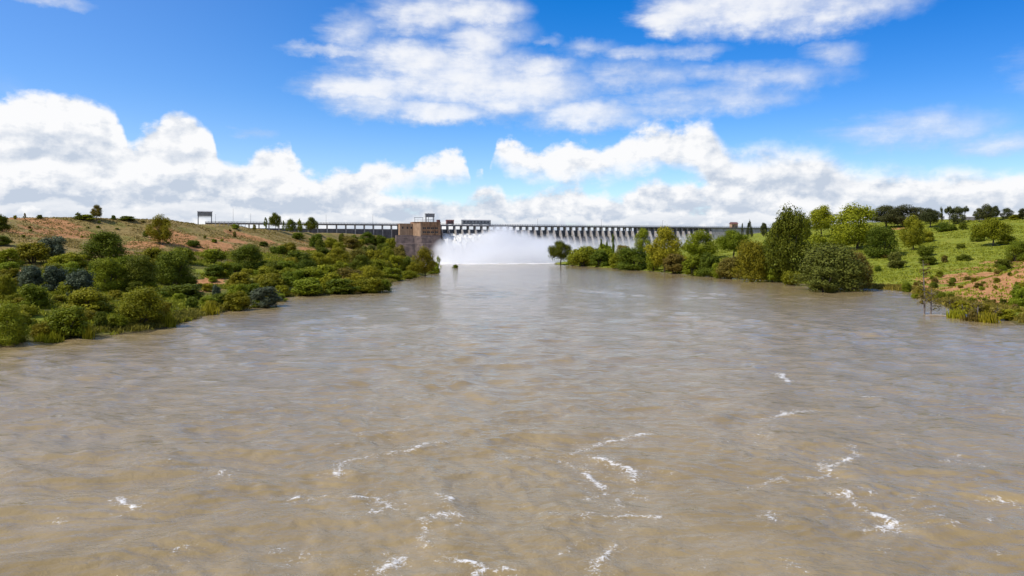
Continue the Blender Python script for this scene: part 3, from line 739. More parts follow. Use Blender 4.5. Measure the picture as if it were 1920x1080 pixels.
def crown_column(seed, n, size, k=22):
    r = random.Random(seed); cs = []; rs = []
    for i in range(k):
        u = (i + .5) / k; th = r.random() * 6.283; w_ = .30 * math.sin(math.pi * (.12 + .86 * u)) ** .6
        cs.append((w_ * .7 * math.cos(th), w_ * .7 * math.sin(th), .07 + .86 * u)); rs.append(.07 + .16 * w_)
    v, f = leaf_cloud(seed, cs, rs, n, size, up=.8)
    return v, f

def crown_cone(seed, n, size, k=34):
    r = random.Random(seed); cs = []; rs = []
    for i in range(k):
        u = r.random() ** 1.3; th = r.random() * 6.283; w_ = .42 * (1 - u) ** .8
        cs.append((w_ * .8 * math.cos(th), w_ * .8 * math.sin(th), .12 + .82 * u)); rs.append(.05 + .15 * (1 - u))
    return leaf_cloud(seed, cs, rs, n, size)

def crown_umbrella(seed, n, size, k=26):
    r = random.Random(seed); cs = []; rs = []
    for i in range(k):
        th = r.random() * 6.283; rr = .42 * math.sqrt(r.random()); z = .62 + .30 * (1 - (rr / .45) ** 2) * r.uniform(.5, 1)
        cs.append((rr * math.cos(th), rr * math.sin(th), z)); rs.append(r.uniform(.06, .13))
    return leaf_cloud(seed, cs, rs, n, size) + (cs,)

def reed(seed, n):
    r = np.random.default_rng(seed); V = []; Fc = []
    for i in range(n):
        x, y = r.normal(0, .20, 2); h = r.uniform(.45, 1.0) * (1 - .8 * min(1, math.hypot(x, y))); a = r.random() * 6.28; lean = r.normal(0, .10, 2); w_ = .035
        b = len(V); ca, sa_ = math.cos(a) * w_, math.sin(a) * w_
        V += [(x - ca, y - sa_, 0), (x + ca, y + sa_, 0), (x + lean[0] * .5 + ca * .8, y + lean[1] * .5 + sa_ * .8, h * .6), (x + lean[0] - ca * .1, y + lean[1], h)]
        Fc.append((b, b + 1, b + 2, b + 3))
    return np.array(V), np.array(Fc)

def stems(seed, centres, z_fork, r0, nl=7):
    r = random.Random(seed); mb = MB()
    lean = (r.uniform(-.04, .04), r.uniform(-.04, .04))
    fork = (lean[0], lean[1], z_fork)
    mb.tube([(0, 0, -.06), (lean[0] * .4, lean[1] * .4, z_fork * .5), fork], [r0 * 1.25, r0, r0 * .8], 7)
    for c_ in r.sample(list(centres), min(nl, len(centres))):
        mid = tuple((a + b) / 2 + r.uniform(-.03, .03) for a, b in zip(fork, c_))
        mb.tube([fork, mid, tuple(c_)], [r0 * .6, r0 * .38, r0 * .15], 5)
    return mb.mesh('stem')
def bush_stems(seed):
    r = random.Random(seed); mb = MB()
    for i in range(6):
        a = r.random() * 6.28; e = r.uniform(.12, .3)
        mb.tube([(.03 * math.cos(a), .03 * math.sin(a), -.06), (e * .5 * math.cos(a), e * .5 * math.sin(a), .25), (e * math.cos(a), e * math.sin(a), .55)], [.016, .012, .006], 5)
    return mb.mesh('stem')

PROTO = {}
for i in range(5):
    v, f = crown_dome(100 + i, 6500, .036, 28 + 3 * i, zlo=.08, zhi=.8)
    PROTO['bush', i] = (mesh_np('foliage', v, f), bush_stems(i), 'foliage', 'stem')
for i in range(3):
    v, f = crown_dome(200 + i, 15000, .020, 52, zlo=.08, zhi=.82)
    PROTO['big', i] = (mesh_np('foliage', v, f), bush_stems(20 + i), 'foliage', 'stem')
for i in range(4):
    v, f, cs = crown_tree(300 + i, 13000, .022, 50, z0=(.22, .14, .26, .10)[i], wob=.7)
    PROTO['tree', i] = (mesh_np('crown', v, f), stems(300 + i, cs, (.3, .24, .36, .2)[i], .022), 'crown', 'trunk')
for i in range(2):
    v, f, cs = crown_tree(350 + i, 3600, .028, 22, z0=.22, wob=1.4)
    PROTO['open', i] = (mesh_np('crown', v, f), stems(350 + i, cs, .3, .024, 10), 'crown', 'trunk')
for i in range(2):
    v, f = crown_column(400 + i, 2600, .034); PROTO['column', i] = (mesh_np('crown', v, f), stems(400 + i, [(0, 0, .8)], .5, .02, 1), 'crown', 'trunk')
v, f = crown_cone(450, 3000, .034); PROTO['cone', 0] = (mesh_np('crown', v, f), stems(450, [(0, 0, .85)], .5, .02, 1), 'crown', 'trunk')
for i in range(2):
    v, f, cs = crown_umbrella(470 + i, 3600, .030); PROTO['umbrella', i] = (mesh_np('crown', v, f), stems(470 + i, cs, .5, .018, 9), 'crown', 'trunk')
for i in range(2):
    v, f = reed(480 + i, 150); PROTO['reed', i] = (mesh_np('blades', v, f), None, 'blades', None)
KIND = {'bush': ('shrub', 'shrub'), 'big': ('large_shrub', 'shrub'), 'tree': ('broadleaf_tree', 'tree'), 'open': ('sparse_tree', 'tree'), 'column': ('poplar_tree', 'tree'),
        'cone': ('conifer_tree', 'tree'), 'umbrella': ('umbrella_pine', 'tree'), 'reed': ('reed_clump', 'reeds')}
_cnt = {}
def plant(px, top, base, wpx, colour, kind, label, group, depth=1.0, at=None, bury=.0):
    x, y, z = at or ground_at(px, base)
    wid = wpx / F * y; hgt = max(CAMZ + (HY - top) / F * y - z, .25 * wid if kind in ('bush', 'big') else .4)
    nvar = sum(1 for k_ in PROTO if k_[0] == kind)
    i = _cnt.get(kind, 0); _cnt[kind] = i + 1
    leafm, stemm, ln, sn = PROTO[kind, i % nvar]
    name, cat = KIND[kind]
    o = empty(name, (x, y, z - .06 * hgt * bury), random.random() * 6.283)
    o.scale = (wid * 1.08, wid * 1.08 * depth, hgt)
    tag(o, label, cat, group)
    link(ln, leafm, LEAF[colour], o)
    if stemm: link(sn, stemm, M_bark, o)
    return o

GL, GR = 'plants on the left bank', 'plants on the right bank'
left_list = [
 # hilltop and slope
 (3, 398, 434, 30, 'dark', 'bush', 'dark green shrub at the very left edge of the hilltop'),
 (4, 440, 460, 36, 'dark', 'bush', 'low dark shrub below the hilltop at the left edge of the picture'),
 (28, 402, 411, 7, 'olive', 'bush', 'tiny olive bush on the hilltop skyline, leftmost of three small ones'),
 (46, 399, 411, 8, 'brown', 'column', 'tiny upright brownish tree on the hilltop between two small bushes'),
 (75, 402, 411, 12, 'dark', 'bush', 'tiny dark round bush alone on the bare hilltop skyline'),
 (147, 396, 412, 18, 'dark', 'cone', 'small dark pointed tree on the skyline left of the square-crowned tree'),
 (181, 386, 412, 26, 'brown', 'tree', 'square-crowned brown tree on a bare trunk on the left skyline'),
 (160, 405, 412, 40, 'green', 'bush', 'low green hedge-like bush under the square-crowned tree on the skyline'),
 (213, 402, 412, 10, 'dark', 'bush', 'small dark bush on the skyline just right of the square-crowned tree'),
 (240, 407, 414, 36, 'dark', 'bush', 'wide flat dark bush low on the skyline above the left hillside'),
 (300, 405, 457, 44, 'olive', 'tree', 'lone leafy tree with gaps in its crown, on the bare hillside'),
 (363, 448, 463, 27, 'dark', 'bush', 'small dark shrub on red soil right of the lone hillside tree'),
 (273, 432, 445, 12, 'dark', 'bush', 'small dark shrub just left of the lone hillside tree'),
 (440, 433, 445, 8, 'brown', 'bush', 'tiny brown bush on the dry grass below the gantry crane'),
 (402, 447, 455, 12, 'green', 'bush', 'tiny green bush in the dry grass of the mid hillside'),
 (494, 452, 462, 20, 'dark', 'bush', 'small dark bush at the top of the large dark shrub on the mid slope'),
 (520, 458, 476, 36, 'dark', 'bush', 'low dark bush on the slope beside a patch of red soil'),
 (558, 435, 449, 28, 'dark', 'bush', 'flat dark bush on the grass just below the skyline trees'),
 (593, 437, 465, 34, 'dark', 'bush', 'dense dark shrub on the slope below the round skyline tree'),
 (498, 407, 430, 11, 'dark', 'column', 'narrow upright tree, leftmost of the skyline trees before the dam'),
 (516, 400, 430, 22, 'dark', 'tree', 'tallest oval tree of the skyline group before the dam'),
 (531, 413, 430, 8, 'dark', 'column', 'thin small tree between the tallest skyline tree and a round one'),
 (545, 412, 432, 22, 'dark', 'tree', 'round dark tree in the middle of the skyline group'),
 (562, 407, 432, 15, 'green', 'cone', 'pointed conical tree of the skyline group before the dam'),
 (583, 409, 431, 26, 'dark', 'tree', 'round dark tree at the right end of the skyline group'),
 (442, 419, 429, 14, 'green', 'bush', 'small green bush under the dam deck, left of the skyline trees'),
 (477, 420, 431, 8, 'olive', 'bush', 'tiny bush under the dam deck beside the narrow upright tree'),
 # middle of the slope
 (97, 436, 484, 60, 'blue', 'bush', 'dark blue-grey shrub in the upper thicket below the red soil'),
 (195, 430, 486, 92, 'dark', 'big', 'large dark domed shrub in the upper thicket, widest below the hilltop'),
 (62, 452, 494, 74, 'olive', 'bush', 'broad olive shrub below the blue-grey one in the upper thicket'),
 (14, 464, 499, 52, 'ygreen', 'bush', 'yellow-green shrub at the left edge, above a strip of pale grass'),
 (138, 470, 499, 62, 'ygreen', 'bush', 'low yellow-green shrub in front of the large dark domed one'),
 (288, 462, 504, 62, 'olive', 'bush', 'olive shrub right below the lone hillside tree'),
 (343, 458, 494, 50, 'green', 'bush', 'mid-green shrub below the small dark shrub on red soil'),
 (205, 478, 545, 82, 'green', 'big', 'tall green shrub left of the darkest thicket, beside the blue-grey row'),
 (262, 474, 544, 78, 'dark', 'big', 'tall dark shrub in the middle of the left thicket'),
 (324, 466, 536, 88, 'dark', 'big', 'darkest large shrub of the left thicket with a black underside'),
 (58, 495, 542, 52, 'blue', 'bush', 'blue-grey shrub at the left end of the blue-grey row'),
 (102, 497, 548, 60, 'blue', 'bush', 'blue-grey shrub in the middle of the blue-grey row'),
 (148, 500, 556, 64, 'blue', 'bush', 'blue-grey shrub at the right end of the blue-grey row'),
 (463, 454, 506, 76, 'dark', 'big', 'very dark round shrub standing alone above the middle of the left bank'),
 (418, 489, 519, 46, 'green', 'bush', 'small bright green dome on pale grass left of the very dark round shrub'),
 (512, 484, 514, 44, 'dark', 'bush', 'dark shrub with a black base just right of the very dark round shrub'),
 (400, 465, 492, 60, 'green', 'bush', 'spreading green shrub between the red soil and the small bright dome'),
 (560, 468, 509, 70, 'dark', 'bush', 'broad dark green shrub at the left end of the dense wood'),
 (540, 452, 478, 40, 'olive', 'bush', 'olive shrub beside the red soil at the top of the dense wood'),
 (452, 508, 540, 60, 'olive', 'bush', 'low olive shrub below the small bright dome, left of a similar one'),
 (505, 508, 538, 66, 'olive', 'bush', 'low flat olive shrub above the dark blue-green one at the water'),
 # lower slope and water's edge
 (10, 511, 564, 40, 'olive', 'bush', 'tall olive shrub at the left edge beside the blue-grey row'),
 (64, 531, 578, 66, 'green', 'bush', 'green shrub in front of the blue-grey row'),
 (167, 534, 587, 94, 'olive', 'bush', 'neat round olive shrub, smaller of the two domes above the water'),
 (266, 535, 608, 106, 'olive', 'big', 'largest round olive-brown dome, close above the water'),
 (16, 563, 646, 76, 'green', 'big', 'tall green shrub filling the lower left corner of the bank'),
 (128, 571, 632, 84, 'green', 'bush', 'round bright green shrub standing at the water, left of a yellow reed clump'),
 (54, 567, 594, 40, 'ygreen', 'bush', 'small yellow-green shrub between two big green ones near the water'),
 (190, 582, 616, 28, 'dark', 'bush', 'small dark upright shrub between the bright green one and the olive-brown dome'),
 (220, 588, 614, 44, 'ygreen', 'bush', 'low yellow-green mound left of the largest olive-brown dome'),
 (78, 600, 634, 44, 'olive', 'bush', 'low olive shrub at the water beside the round bright green one'),
 (340, 531, 560, 96, 'dark', 'bush', 'wide flat dark shrub behind the largest olive-brown dome'),
 (303, 560, 604, 36, 'olive', 'bush', 'olive shrub touching the right side of the largest dome'),
 (360, 555, 579, 30, 'dark', 'bush', 'small dark shrub on pale grass, right of the largest dome'),
 (405, 533, 568, 24, 'blue', 'bush', 'narrow blue-grey shrub beside the bare earth bank'),
 (442, 542, 582, 60, 'olive', 'bush', 'round olive shrub left of the dark blue-green one at the water'),
 (496, 535, 575, 76, 'blue', 'bush', 'dark blue-green dome overhanging the water'),
 (445, 528, 556, 44, 'green', 'bush', 'small green shrub behind the round olive one'),
 (530, 533, 556, 36, 'ygreen', 'bush', 'small yellow-green shrub just right of the dark blue-green dome'),
 (578, 520, 553, 80, 'green', 'bush', 'wide bright green shrub at the water right of the dark blue-green dome'),
 (585, 497, 530, 80, 'ygreen', 'bush', 'bright yellow-green shrub behind the wide bright green one'),
 (640, 520, 551, 78, 'dark', 'bush', 'wide dark shrub at the water in the middle of the dense wood'),
 (690, 516, 549, 66, 'olive', 'bush', 'olive shrub at the water, left of the low green point'),
 (714, 522, 547, 46, 'green', 'bush', 'low green shrub on the point where the left bank juts out'),
 (797, 465, 518, 42, 'olive', 'tree', 'tall olive tree standing at the tip of the left bank before the spray'),
 (822, 482, 512, 14, 'green', 'open', 'thin flooded sapling just right of the tall olive tree'),
 (815, 498, 514, 26, 'green', 'bush', 'low flooded bush at the foot of the tall olive tree'),
 (854, 495, 503, 13, 'green', 'bush', 'tiny round bush standing alone in the river before the spray'),
 (735, 500, 524, 50, 'green', 'bush', 'low green shrub behind the point, left of the tall olive tree'),
 (766, 504, 523, 36, 'ygreen', 'bush', 'low yellow-green shrub just left of the tall olive tree'),
 (167, 602, 636, 20, 'yellow', 'reed', 'bright yellow reed clump at the water beside the round bright green shrub'),
 (318, 576, 613, 22, 'yellow', 'reed', 'bright yellow reed clump at the water by the largest olive-brown dome'),
 (393, 562, 590, 34, 'yellow', 'reed', 'wide yellow reed clump at the water left of the round olive shrub'),
 (78, 618, 640, 24, 'olive', 'reed', 'small olive reed clump at the water near the corner shrub'),
 (100, 614, 642, 30, 'ygreen', 'reed', 'pale green reed clump in front of the tall corner shrub'),
]
for e in left_list: plant(*e, GL)
wood = [(620, 446, 472, 34, 'olive'), (641, 436, 458, 16, 'dark'), (658, 442, 466, 44, 'brown'), (688, 436, 458, 34, 'dark'), (712, 438, 462, 38, 'dark'), (732, 444, 474, 28, 'olive'), (632, 466, 504, 54, 'olive'), (668, 460, 500, 48, 'brown'), (702, 466, 504, 46, 'olive'),
        (726, 464, 500, 36, 'olive'), (750, 458, 498, 36, 'brown'), (764, 478, 510, 34, 'dark'), (594, 474, 508, 48, 'olive'), (612, 494, 530, 56, 'green'), (652, 496, 534, 60, 'brown'), (692, 500, 536, 56, 'olive'), (706, 484, 516, 46, 'green'), (606, 462, 484, 34, 'dark'),
        (676, 480, 518, 44, 'dark'), (640, 486, 516, 40, 'green'), (742, 476, 508, 38, 'olive'), (648, 472, 490, 30, 'brown'), (690, 456, 480, 36, 'grey'), (722, 486, 514, 36, 'olive'), (776, 492, 520, 28, 'olive'), (620, 510, 545, 50, 'olive'), (668, 508, 542, 56, 'olive'),
        (574, 488, 520, 46, 'dark'), (545, 480, 516, 44, 'olive'), (718, 452, 478, 30, 'dark'), (600, 450, 474, 26, 'dark'), (636, 452, 476, 30, 'olive'), (674, 448, 470, 30, 'olive'), (752, 480, 500, 26, 'olive'), (664, 438, 456, 20, 'dark'), (698, 440, 458, 18, 'dark')]
for k_, (px, tp, bs, wp, cl) in enumerate(wood):
    plant(px, tp, bs, wp, cl, 'tree' if k_ % 3 == 0 else 'bush', 'one of the crowns crowded together in the dense wood before the brown tower', 'trees and shrubs of the dense wood left of the spray')

right_list = [
 (1051, 453, 497, 42, 'dark', 'tree', 'leaning tree with a dark trunk at the tip of the right bank beside the spray'),
 (1094, 456, 499, 60, 'green', 'bush', 'round green shrub right of the leaning tree, at the water'),
 (1074, 474, 498, 26, 'green', 'bush', 'small green shrub between the leaning tree and the round green shrub'),
 (1124, 468, 500, 44, 'dark', 'bush', 'dark shrub at the foot of the thin poplars'),
 (1127, 447, 494, 10, 'dark', 'column', 'thin dark poplar, shorter one left of the tallest'),
 (1138, 450, 494, 9, 'dark', 'column', 'thin dark poplar in the middle of the three'),
 (1149, 438, 494, 11, 'dark', 'column', 'tallest of the three thin dark poplars before the dam piers'),
 (1190, 460, 506, 84, 'dark', 'big', 'wide dark shrub at the water right of the thin poplars'),
 (1157, 472, 503, 36, 'ygreen', 'bush', 'yellow-green shrub on the left flank of the wide dark one'),
 (1168, 458, 478, 34, 'brown', 'bush', 'brownish crown on top of the wide dark shrub'),
 (1205, 430, 474, 30, 'green', 'tree', 'upright green tree standing out against the dam piers'),
 (1246, 431, 510, 66, 'yellow', 'tree', 'tall bright yellow-green tree at the water before the dam piers'),
 (1226, 455, 508, 34, 'ygreen', 'bush', 'yellow-green shrub at the left foot of the tall yellow tree'),
 (1265, 473, 513, 54, 'brown', 'bush', 'brown-green shrub at the water below the tall yellow tree'),
 (1312, 434, 488, 62, 'ygreen', 'tree', 'olive-yellow tree right of the tall yellow tree, below the end of the piers'),
 (1300, 477, 517, 50, 'ygreen', 'bush', 'yellow-green shrub at the water below the olive-yellow tree'),
 (1332, 468, 519, 46, 'dark', 'bush', 'dark shrub at the water right of the yellow-green one'),
 (1375, 433, 484, 58, 'green', 'tree', 'green tree with a dark right side below the small gatehouse'),
 (1370, 478, 523, 56, 'brown', 'bush', 'dark brownish shrub at the water below the green tree'),
 (1350, 488, 522, 36, 'green', 'bush', 'small green shrub between two dark ones at the water'),
 (1410, 446, 528, 74, 'olive', 'big', 'tall olive mass at the water left of the big dark tree'),
 (1430, 456, 524, 50, 'dark', 'big', 'dark shrub in shade left of the big dark tree trunk'),
 (1480, 396, 530, 84, 'dark', 'tree', 'big dark tree with a bare black trunk, tallest on the right bank'),
 (1460, 420, 500, 50, 'dark', 'tree', 'dark tree leaning into the left side of the biggest tree'),
 (1505, 405, 470, 46, 'green', 'tree', 'green tree behind the right side of the biggest dark tree'),
 (1450, 500, 529, 40, 'green', 'bush', 'small green shrub at the water under the biggest dark tree'),
 (1541, 388, 446, 54, 'ygreen', 'tree', 'yellow-green tree on the skyline between the biggest dark tree and the broad bright one'),
 (1606, 388, 466, 94, 'ygreen', 'tree', 'broad bright yellow-green tree, widest on the right skyline'),
 (1574, 420, 462, 50, 'green', 'bush', 'green shrub below the broad bright tree'),
 (1655, 420, 482, 74, 'dark', 'big', 'dense dark green shrub at the right foot of the broad bright tree'),
 (1530, 434, 478, 60, 'green', 'bush', 'green shrub behind the great grey-olive dome'),
 (1562, 452, 544, 142, 'grey', 'big', 'great grey-olive dome at the water, widest shrub on the right bank'),
 (1605, 468, 542, 64, 'brown', 'big', 'dark brownish shrub on the right flank of the great grey-olive dome'),
 (1545, 496, 548, 62, 'grey', 'bush', 'grey-green shrub at the water in front of the great grey-olive dome'),
 (1486, 503, 535, 44, 'olive', 'bush', 'small olive shrub at the water left of the great grey-olive dome'),
 (1405, 408, 430, 13, 'pine', 'cone', 'small dark pointed conifer on the skyline at the right end of the dam'),
 (1392, 418, 430, 7, 'pine', 'column', 'tiny dark tree left of the pointed conifer by the dam end'),
 (1432, 416, 430, 16, 'pine', 'bush', 'small dark skyline bush between the conifer and the biggest tree'),
 (1662, 388, 426, 62, 'pine', 'tree', 'dark broad-crowned tree just right of the broad bright tree, on the skyline'),
 (1694, 386, 426, 64, 'pine', 'tree', 'widest dark tree in the skyline row'),
 (1724, 388, 422, 40, 'pine', 'open', 'thin-crowned dark tree with sky showing through, in the skyline row'),
 (1744, 392, 426, 38, 'pine', 'tree', 'round brownish-dark tree right of the thin-crowned one on the skyline'),
 (1765, 390, 420, 12, 'pine', 'open', 'slim dark skyline tree left of the tall palm-like one'),
 (1780, 385, 422, 18, 'pine', 'umbrella', 'tall palm-like dark tree on the skyline'),
 (1795, 389, 420, 28, 'pine', 'tree', 'bushy dark tree right of the palm-like one on the skyline'),
 (1810, 386, 416, 16, 'pine', 'umbrella', 'slim dark tree with a high crown at the left end of the boundary wall'),
 (1836, 392, 416, 22, 'pine', 'tree', 'small dark tree behind the right end of the boundary wall'),
 (1851, 384, 414, 30, 'pine', 'tree', 'tallest round dark tree right of the boundary wall'),
 (1866, 387, 414, 20, 'pine', 'tree', 'dark tree leaning against the tallest one right of the boundary wall'),
 (1888, 391, 411, 22, 'pine', 'tree', 'squat dark tree near the right end of the skyline'),
 (1918, 392, 411, 24, 'pine', 'tree', 'dark tree cut by the right edge on the skyline'),
 (1905, 402, 412, 34, 'olive', 'bush', 'low olive bush on the skyline below the last dark tree'),
 (1712, 408, 468, 52, 'ygreen', 'tree', 'yellow-green tree with a forked dark trunk on the grassy slope'),
 (1738, 428, 454, 30, 'olive', 'bush', 'olive shrub right beside the tree with the forked trunk'),
 (1768, 416, 434, 32, 'dark', 'bush', 'long dark green bush on the upper grass, left of a rounder one'),
 (1785, 418, 433, 20, 'dark', 'bush', 'small dark bush at the end of the long dark green bush'),
 (1805, 416, 431, 18, 'dark', 'bush', 'small round dark bush on the upper grass alone'),
 (1862, 411, 462, 58, 'ygreen', 'tree', 'yellow-green tree standing in the open grass near the right edge'),
 (1832, 428, 453, 34, 'dark', 'bush', 'dark shrub at the left foot of the yellow-green tree in the open grass'),
 (1801, 456, 466, 18, 'dark', 'bush', 'small dark clump in the middle of the grass slope'),
 (1680, 470, 503, 38, 'grey', 'bush', 'grey-green round shrub alone on the lower grass'),
 (1736, 457, 480, 34, 'dark', 'bush', 'dark shrub on the grass above the bare flooded tree'),
 (1740, 478, 497, 38, 'dark', 'bush', 'wide low dark shrub just below another dark one on the grass'),
 (1771, 478, 492, 15, 'brown', 'bush', 'tiny round brown bush on the grass above the orange soil'),
 (1807, 475, 489, 32, 'dark', 'bush', 'flat dark bush on the grass above the orange soil'),
 (1646, 498, 509, 15, 'dark', 'bush', 'tiny dark bush on the grass near the great grey-olive dome'),
 (1660, 476, 484, 18, 'brown', 'bush', 'tiny brownish bush left of the grey-green round shrub'),
 (1906, 448, 490, 48, 'green', 'big', 'dark green shrub at the right edge above the orange soil'),
 (1880, 484, 504, 34, 'dark', 'bush', 'low dark shrub on the orange soil below the right-edge shrub'),
 (1890, 440, 458, 36, 'olive', 'bush', 'olive shrub right below the yellow-green tree in the open grass'),
 (1912, 530, 574, 34, 'green', 'bush', 'green shrub at the right edge low on the orange soil'),
 (1890, 578, 600, 50, 'olive', 'bush', 'low olive growth along the water at the right edge'),
 (1792, 572, 597, 34, 'olive', 'reed', 'olive reed clump standing in the water, left of three similar ones'),
 (1822, 577, 602, 38, 'brown', 'reed', 'brownish reed clump standing in the water by the flooded trees'),
 (1852, 578, 605, 36, 'olive', 'reed', 'olive reed clump in the water between the flooded trees and the right edge'),
 (1762, 542, 562, 24, 'green', 'bush', 'small green shrub at the waterline behind the bare flooded tree'),
 (1700, 528, 548, 22, 'green', 'bush', 'small green shrub at the left tip of the orange soil slope'),
 (1726, 536, 556, 20, 'olive', 'bush', 'small olive shrub at the waterline right of the left tip of the slope'),
 (1800, 560, 580, 40, 'olive', 'bush', 'low olive shrub at the waterline below the orange soil'),
 (1842, 568, 590, 44, 'olive', 'bush', 'wider olive shrub at the waterline below the orange soil'),
]
for e in right_list: plant(*e, GR)
for k_ in range(46):
    px = random.uniform(1712, 1918); py = random.uniform(506 + max(0, (1800 - px) * .22), 560 + (px - 1712) * .14)
    w_ = random.uniform(8, 20); plant(px, py - w_ * random.uniform(.5, .8), py, w_, random.choice(['olive', 'green', 'olive', 'dark', 'brown']), 'bush', 'small green tussock dotted over the orange soil of the right bank', 'tussocks on the orange soil slope')
for k_ in range(26):
    px = random.uniform(20, 600); py = random.uniform(416 + max(0, px - 300) * .05, 462)
    w_ = random.uniform(4, 9); plant(px, py - w_ * random.uniform(.5, .8), py, w_, random.choice(['olive', 'green', 'brown']), 'bush', 'tiny tussock dotted over the dry left hillside', 'tussocks on the dry hillside')
for k_ in range(120):
    px = random.uniform(0, 560); sh = 632 - px * .135 if px < 300 else 606 - (px - 300) * .16
    py = random.uniform(500, sh)
    w_ = random.uniform(20, 52); plant(px, py - w_ * random.uniform(.42, .62), py, w_, random.choice(['olive', 'green', 'dark', 'green', 'olive']), 'bush', 'small filler bush crowded between the larger shrubs of the left bank', 'small bushes between the shrubs of the left bank')

for k_ in range(34):
    px = random.uniform(1075, 1640); sh = float(np.interp(px, [1040, 1140, 1300, 1380, 1480, 1560, 1640], [494, 501, 514, 518, 528, 537, 540]))
    py = sh - abs(random.gauss(0, 7)) - 1
    w_ = random.uniform(24, 46); plant(px, py - w_ * random.uniform(.45, .75), py, w_, random.choice(['olive', 'green', 'dark', 'green', 'olive']), 'bush', 'small filler bush crowded along the water between the larger right bank trees', 'small bushes along the water on the right bank')

# flooded, nearly bare trees in front of the right bank
def bare(name, px, top, base, wpx, seed, label, leaves='brown', lean=None):
    x, y = zw(px, base); r = random.Random(seed)
    hgt = (base - top) / F * y; wid = wpx / F * y
    lean = r.uniform(-.28, .28) * hgt if lean is None else lean
    o = empty(name, (x, y, -.4)); tag(o, label, 'tree', 'flooded trees by the right bank')
    mb = MB(); mb.tube([(0, 0, -1), (.1, 0, hgt * .35), (lean * .5, 0, hgt * .7), (lean, 0, hgt + .4)], [.22, .17, .11, .04], 6)
    tips = []
    for i in range(18):
        z = hgt * r.uniform(.2, .95); a = r.random() * 6.28; L = wid * .5 * r.uniform(.5, 1)
        p1 = (L * .5 * math.cos(a), L * .5 * math.sin(a), z + L * .25); p2 = (L * math.cos(a), L * math.sin(a), z + L * r.uniform(-.1, .6))
        mb.tube([(lean * z / hgt * .7, 0, z), p1, p2], [.07, .05, .02], 4); tips += [p1, p2]
    mb.build('trunk', M_bark_pale, o)
    v, f = leaf_cloud(seed, tips, [wid * .12] * len(tips), 380, .26)
    link('crown', mesh_np('crown', v, f), LEAF[leaves], o)
bare('flooded_tree', 1733, 488, 590, 26, 1, 'tall thin bare flooded tree, a pole with a few twigs, right of the grass point', 'brown', -.3)
bare('flooded_tree', 1745, 543, 590, 50, 2, 'bushy flooded tree with a thick brown trunk beside the tall bare one', 'brown', .3)
bare('flooded_tree', 1783, 562, 586, 22, 3, 'small flooded tree right of the floating log, leftmost of the low ones', 'brown')
bare('flooded_tree', 1807, 570, 591, 28, 4, 'small leafy flooded tree leaning over the water by the olive shrubs', 'olive')
bare('flooded_tree', 1832, 566, 602, 30, 5, 'dark flooded tree standing furthest out in the water', 'brown')
bare('flooded_tree', 1866, 574, 600, 24, 6, 'small flooded tree nearest the right edge', 'brown')
x0, y0 = zw(1736, 592); x1, y1 = zw(1784, 593)
lg = MB(); lg.tube([(0, 0, .02), ((x1 - x0) * .5, (y1 - y0) * .5 + .3, .10), (x1 - x0, y1 - y0, .04)], [.10, .13, .07], 8).tube([((x1 - x0) * .6, (y1 - y0) * .6 + .2, .1), ((x1 - x0) * .68, (y1 - y0) * .6 + .7, .5)], [.08, .03], 5)
o = lg.build('floating_log', M_wood); o.location = (x0, y0, .05); tag(o, 'pale thin log floating at the foot of the flooded trees', 'log')
# dark boundary wall on the right skyline
wl = MB()
pts = [ground_at(p, 413) for p in np.linspace(1803, 1858, 7)]
for (xa, ya, za), (xb, yb, zb_) in zip(pts[:-1], pts[1:]):
    nx, ny = -(yb - ya), xb - xa; q = math.hypot(nx, ny) or 1; nx, ny = nx / q * .2, ny / q * .2
    h_ = 2.4
    wl.add([(xa - nx, ya - ny, za - 1), (xb - nx, yb - ny, zb_ - 1), (xb + nx, yb + ny, zb_ - 1), (xa + nx, ya + ny, za - 1), (xa - nx, ya - ny, za + h_), (xb - nx, yb - ny, zb_ + h_), (xb + nx, yb + ny, zb_ + h_), (xa + nx, ya + ny, za + h_)],
           [(0, 1, 5, 4), (1, 2, 6, 5), (2, 3, 7, 6), (3, 0, 4, 7), (4, 5, 6, 7)])
o = wl.build('boundary_wall', M_conc_dark); tag(o, 'dark boundary wall on the right skyline between the dark trees', 'wall')
# fence posts along the left skyline below the gantry crane
for k_, px in enumerate(range(404, 470, 8)):
    x, y, z = ground_at(px, 424)
    o = MB().tube([(0, 0, -.3), (0, 0, 2.2)], .16, 6).box(-.22, .22, -.22, .22, 2.2, 2.32).build('fence_post', M_conc); o.location = (x, y, z)
    tag(o, 'pale concrete fence post on the left skyline below the dam deck', 'fence post', 'fence posts on the left skyline')

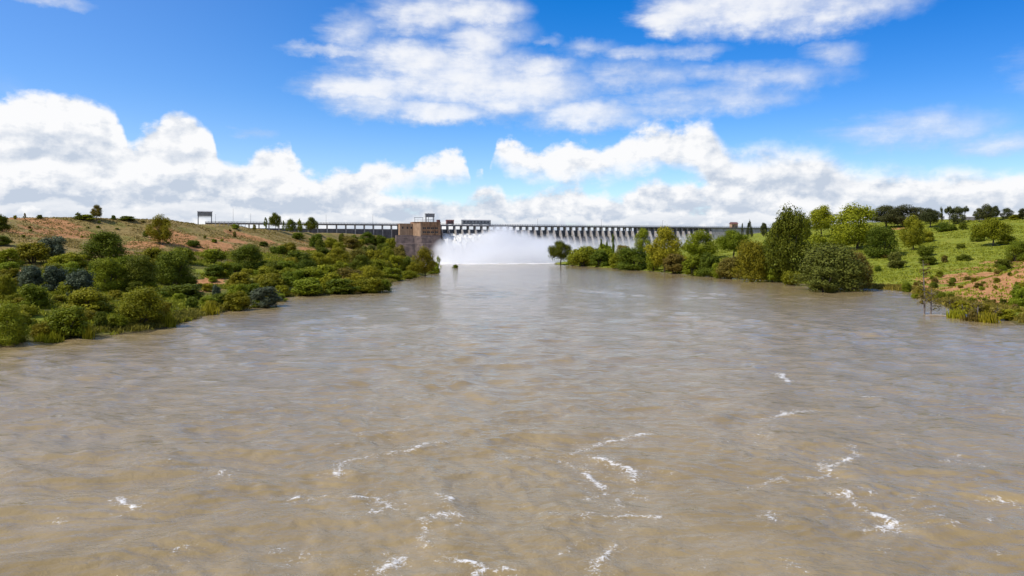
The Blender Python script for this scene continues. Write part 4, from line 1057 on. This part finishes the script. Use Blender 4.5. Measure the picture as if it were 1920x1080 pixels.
# ------------------------------------------------------------------ grass and low ground cover, one mass each
def scatter(name, n, xr, yr, keep, hgt, wid, matname, mats, seed, label, cat):
    r = np.random.default_rng(seed)
    x = r.uniform(*xr, n); y = r.uniform(*yr, n); z = height(x, y)
    ok = (z > .12) & keep(x, y, z, r) & (y < 725 + .355 * x)
    x, y, z = x[ok], y[ok], z[ok]; n = len(x)
    V = []; k = 4
    for j in range(k):
        a = r.random(n) * 6.283; h = hgt * (.5 + r.random(n)); w_ = wid * (.6 + .8 * r.random(n)); lx, ly = r.normal(0, .35, (2, n)) * h
        ox, oy = r.normal(0, wid * .9, (2, n))
        ca, sa_ = np.cos(a) * w_ * .5, np.sin(a) * w_ * .5
        V.append(np.stack([np.stack([x + ox - ca, y + oy - sa_, z - .05], -1), np.stack([x + ox + ca, y + oy + sa_, z - .05], -1), np.stack([x + ox + lx + ca * .35, y + oy + ly + sa_ * .35, z + h], -1), np.stack([x + ox + lx - ca * .35, y + oy + ly - sa_ * .35, z + h * .95], -1)], 1))
    V = np.concatenate(V, 0).reshape(-1, 3)
    o = link(name, mesh_np(name, V, np.arange(len(V)).reshape(-1, 4)), mats)
    return tag(o, label, cat, kind='stuff')
M_gd = leaf_mat('grass_dry', (.26, .20, .065), .4); M_gl = leaf_mat('grass_lush', (.215, .235, .022), .4)
nz_ = lambda x, y: fb(x / 11, y / 11, 3)
scatter('grass', 46000, (-260, -45), (105, 560), lambda x, y, z, r: (z > 9) & (nz_(x, y) > .46), .40, .45, 'dry', M_gd, 5, 'dry brown grass on the left hillside', 'grass')
scatter('grass', 42000, (-150, -42), (105, 480), lambda x, y, z, r: (z < 13) & (nz_(x + 90, y) > .52), .5, .5, 'lush', M_gl, 6, 'green grass on the lower left bank', 'grass')
scatter('grass', 60000, (35, 360), (130, 600), lambda x, y, z, r: (nz_(x + 50, y) > .40) & (z > .2), .40, .45, 'lush', M_gl, 8, 'bright green grass on the right bank', 'grass')
scatter('shore_grass', 52000, (-100, -40), (100, 330), lambda x, y, z, r: (z < 1.0) & (nz_(x + 20, y) > .40), .6, .35, 'shore', leaf_mat('grass_shore', (.19, .175, .028), .4), 15, 'rough yellow-green grass at the flooded edge of the left bank', 'grass')
scatter('shore_grass', 30000, (95, 145), (140, 300), lambda x, y, z, r: (z < 1.1) & (nz_(x + 20, y) > .34), .7, .35, 'shore', bpy.data.materials['grass_shore'], 16, 'rough olive grass at the flooded edge of the right bank', 'grass')
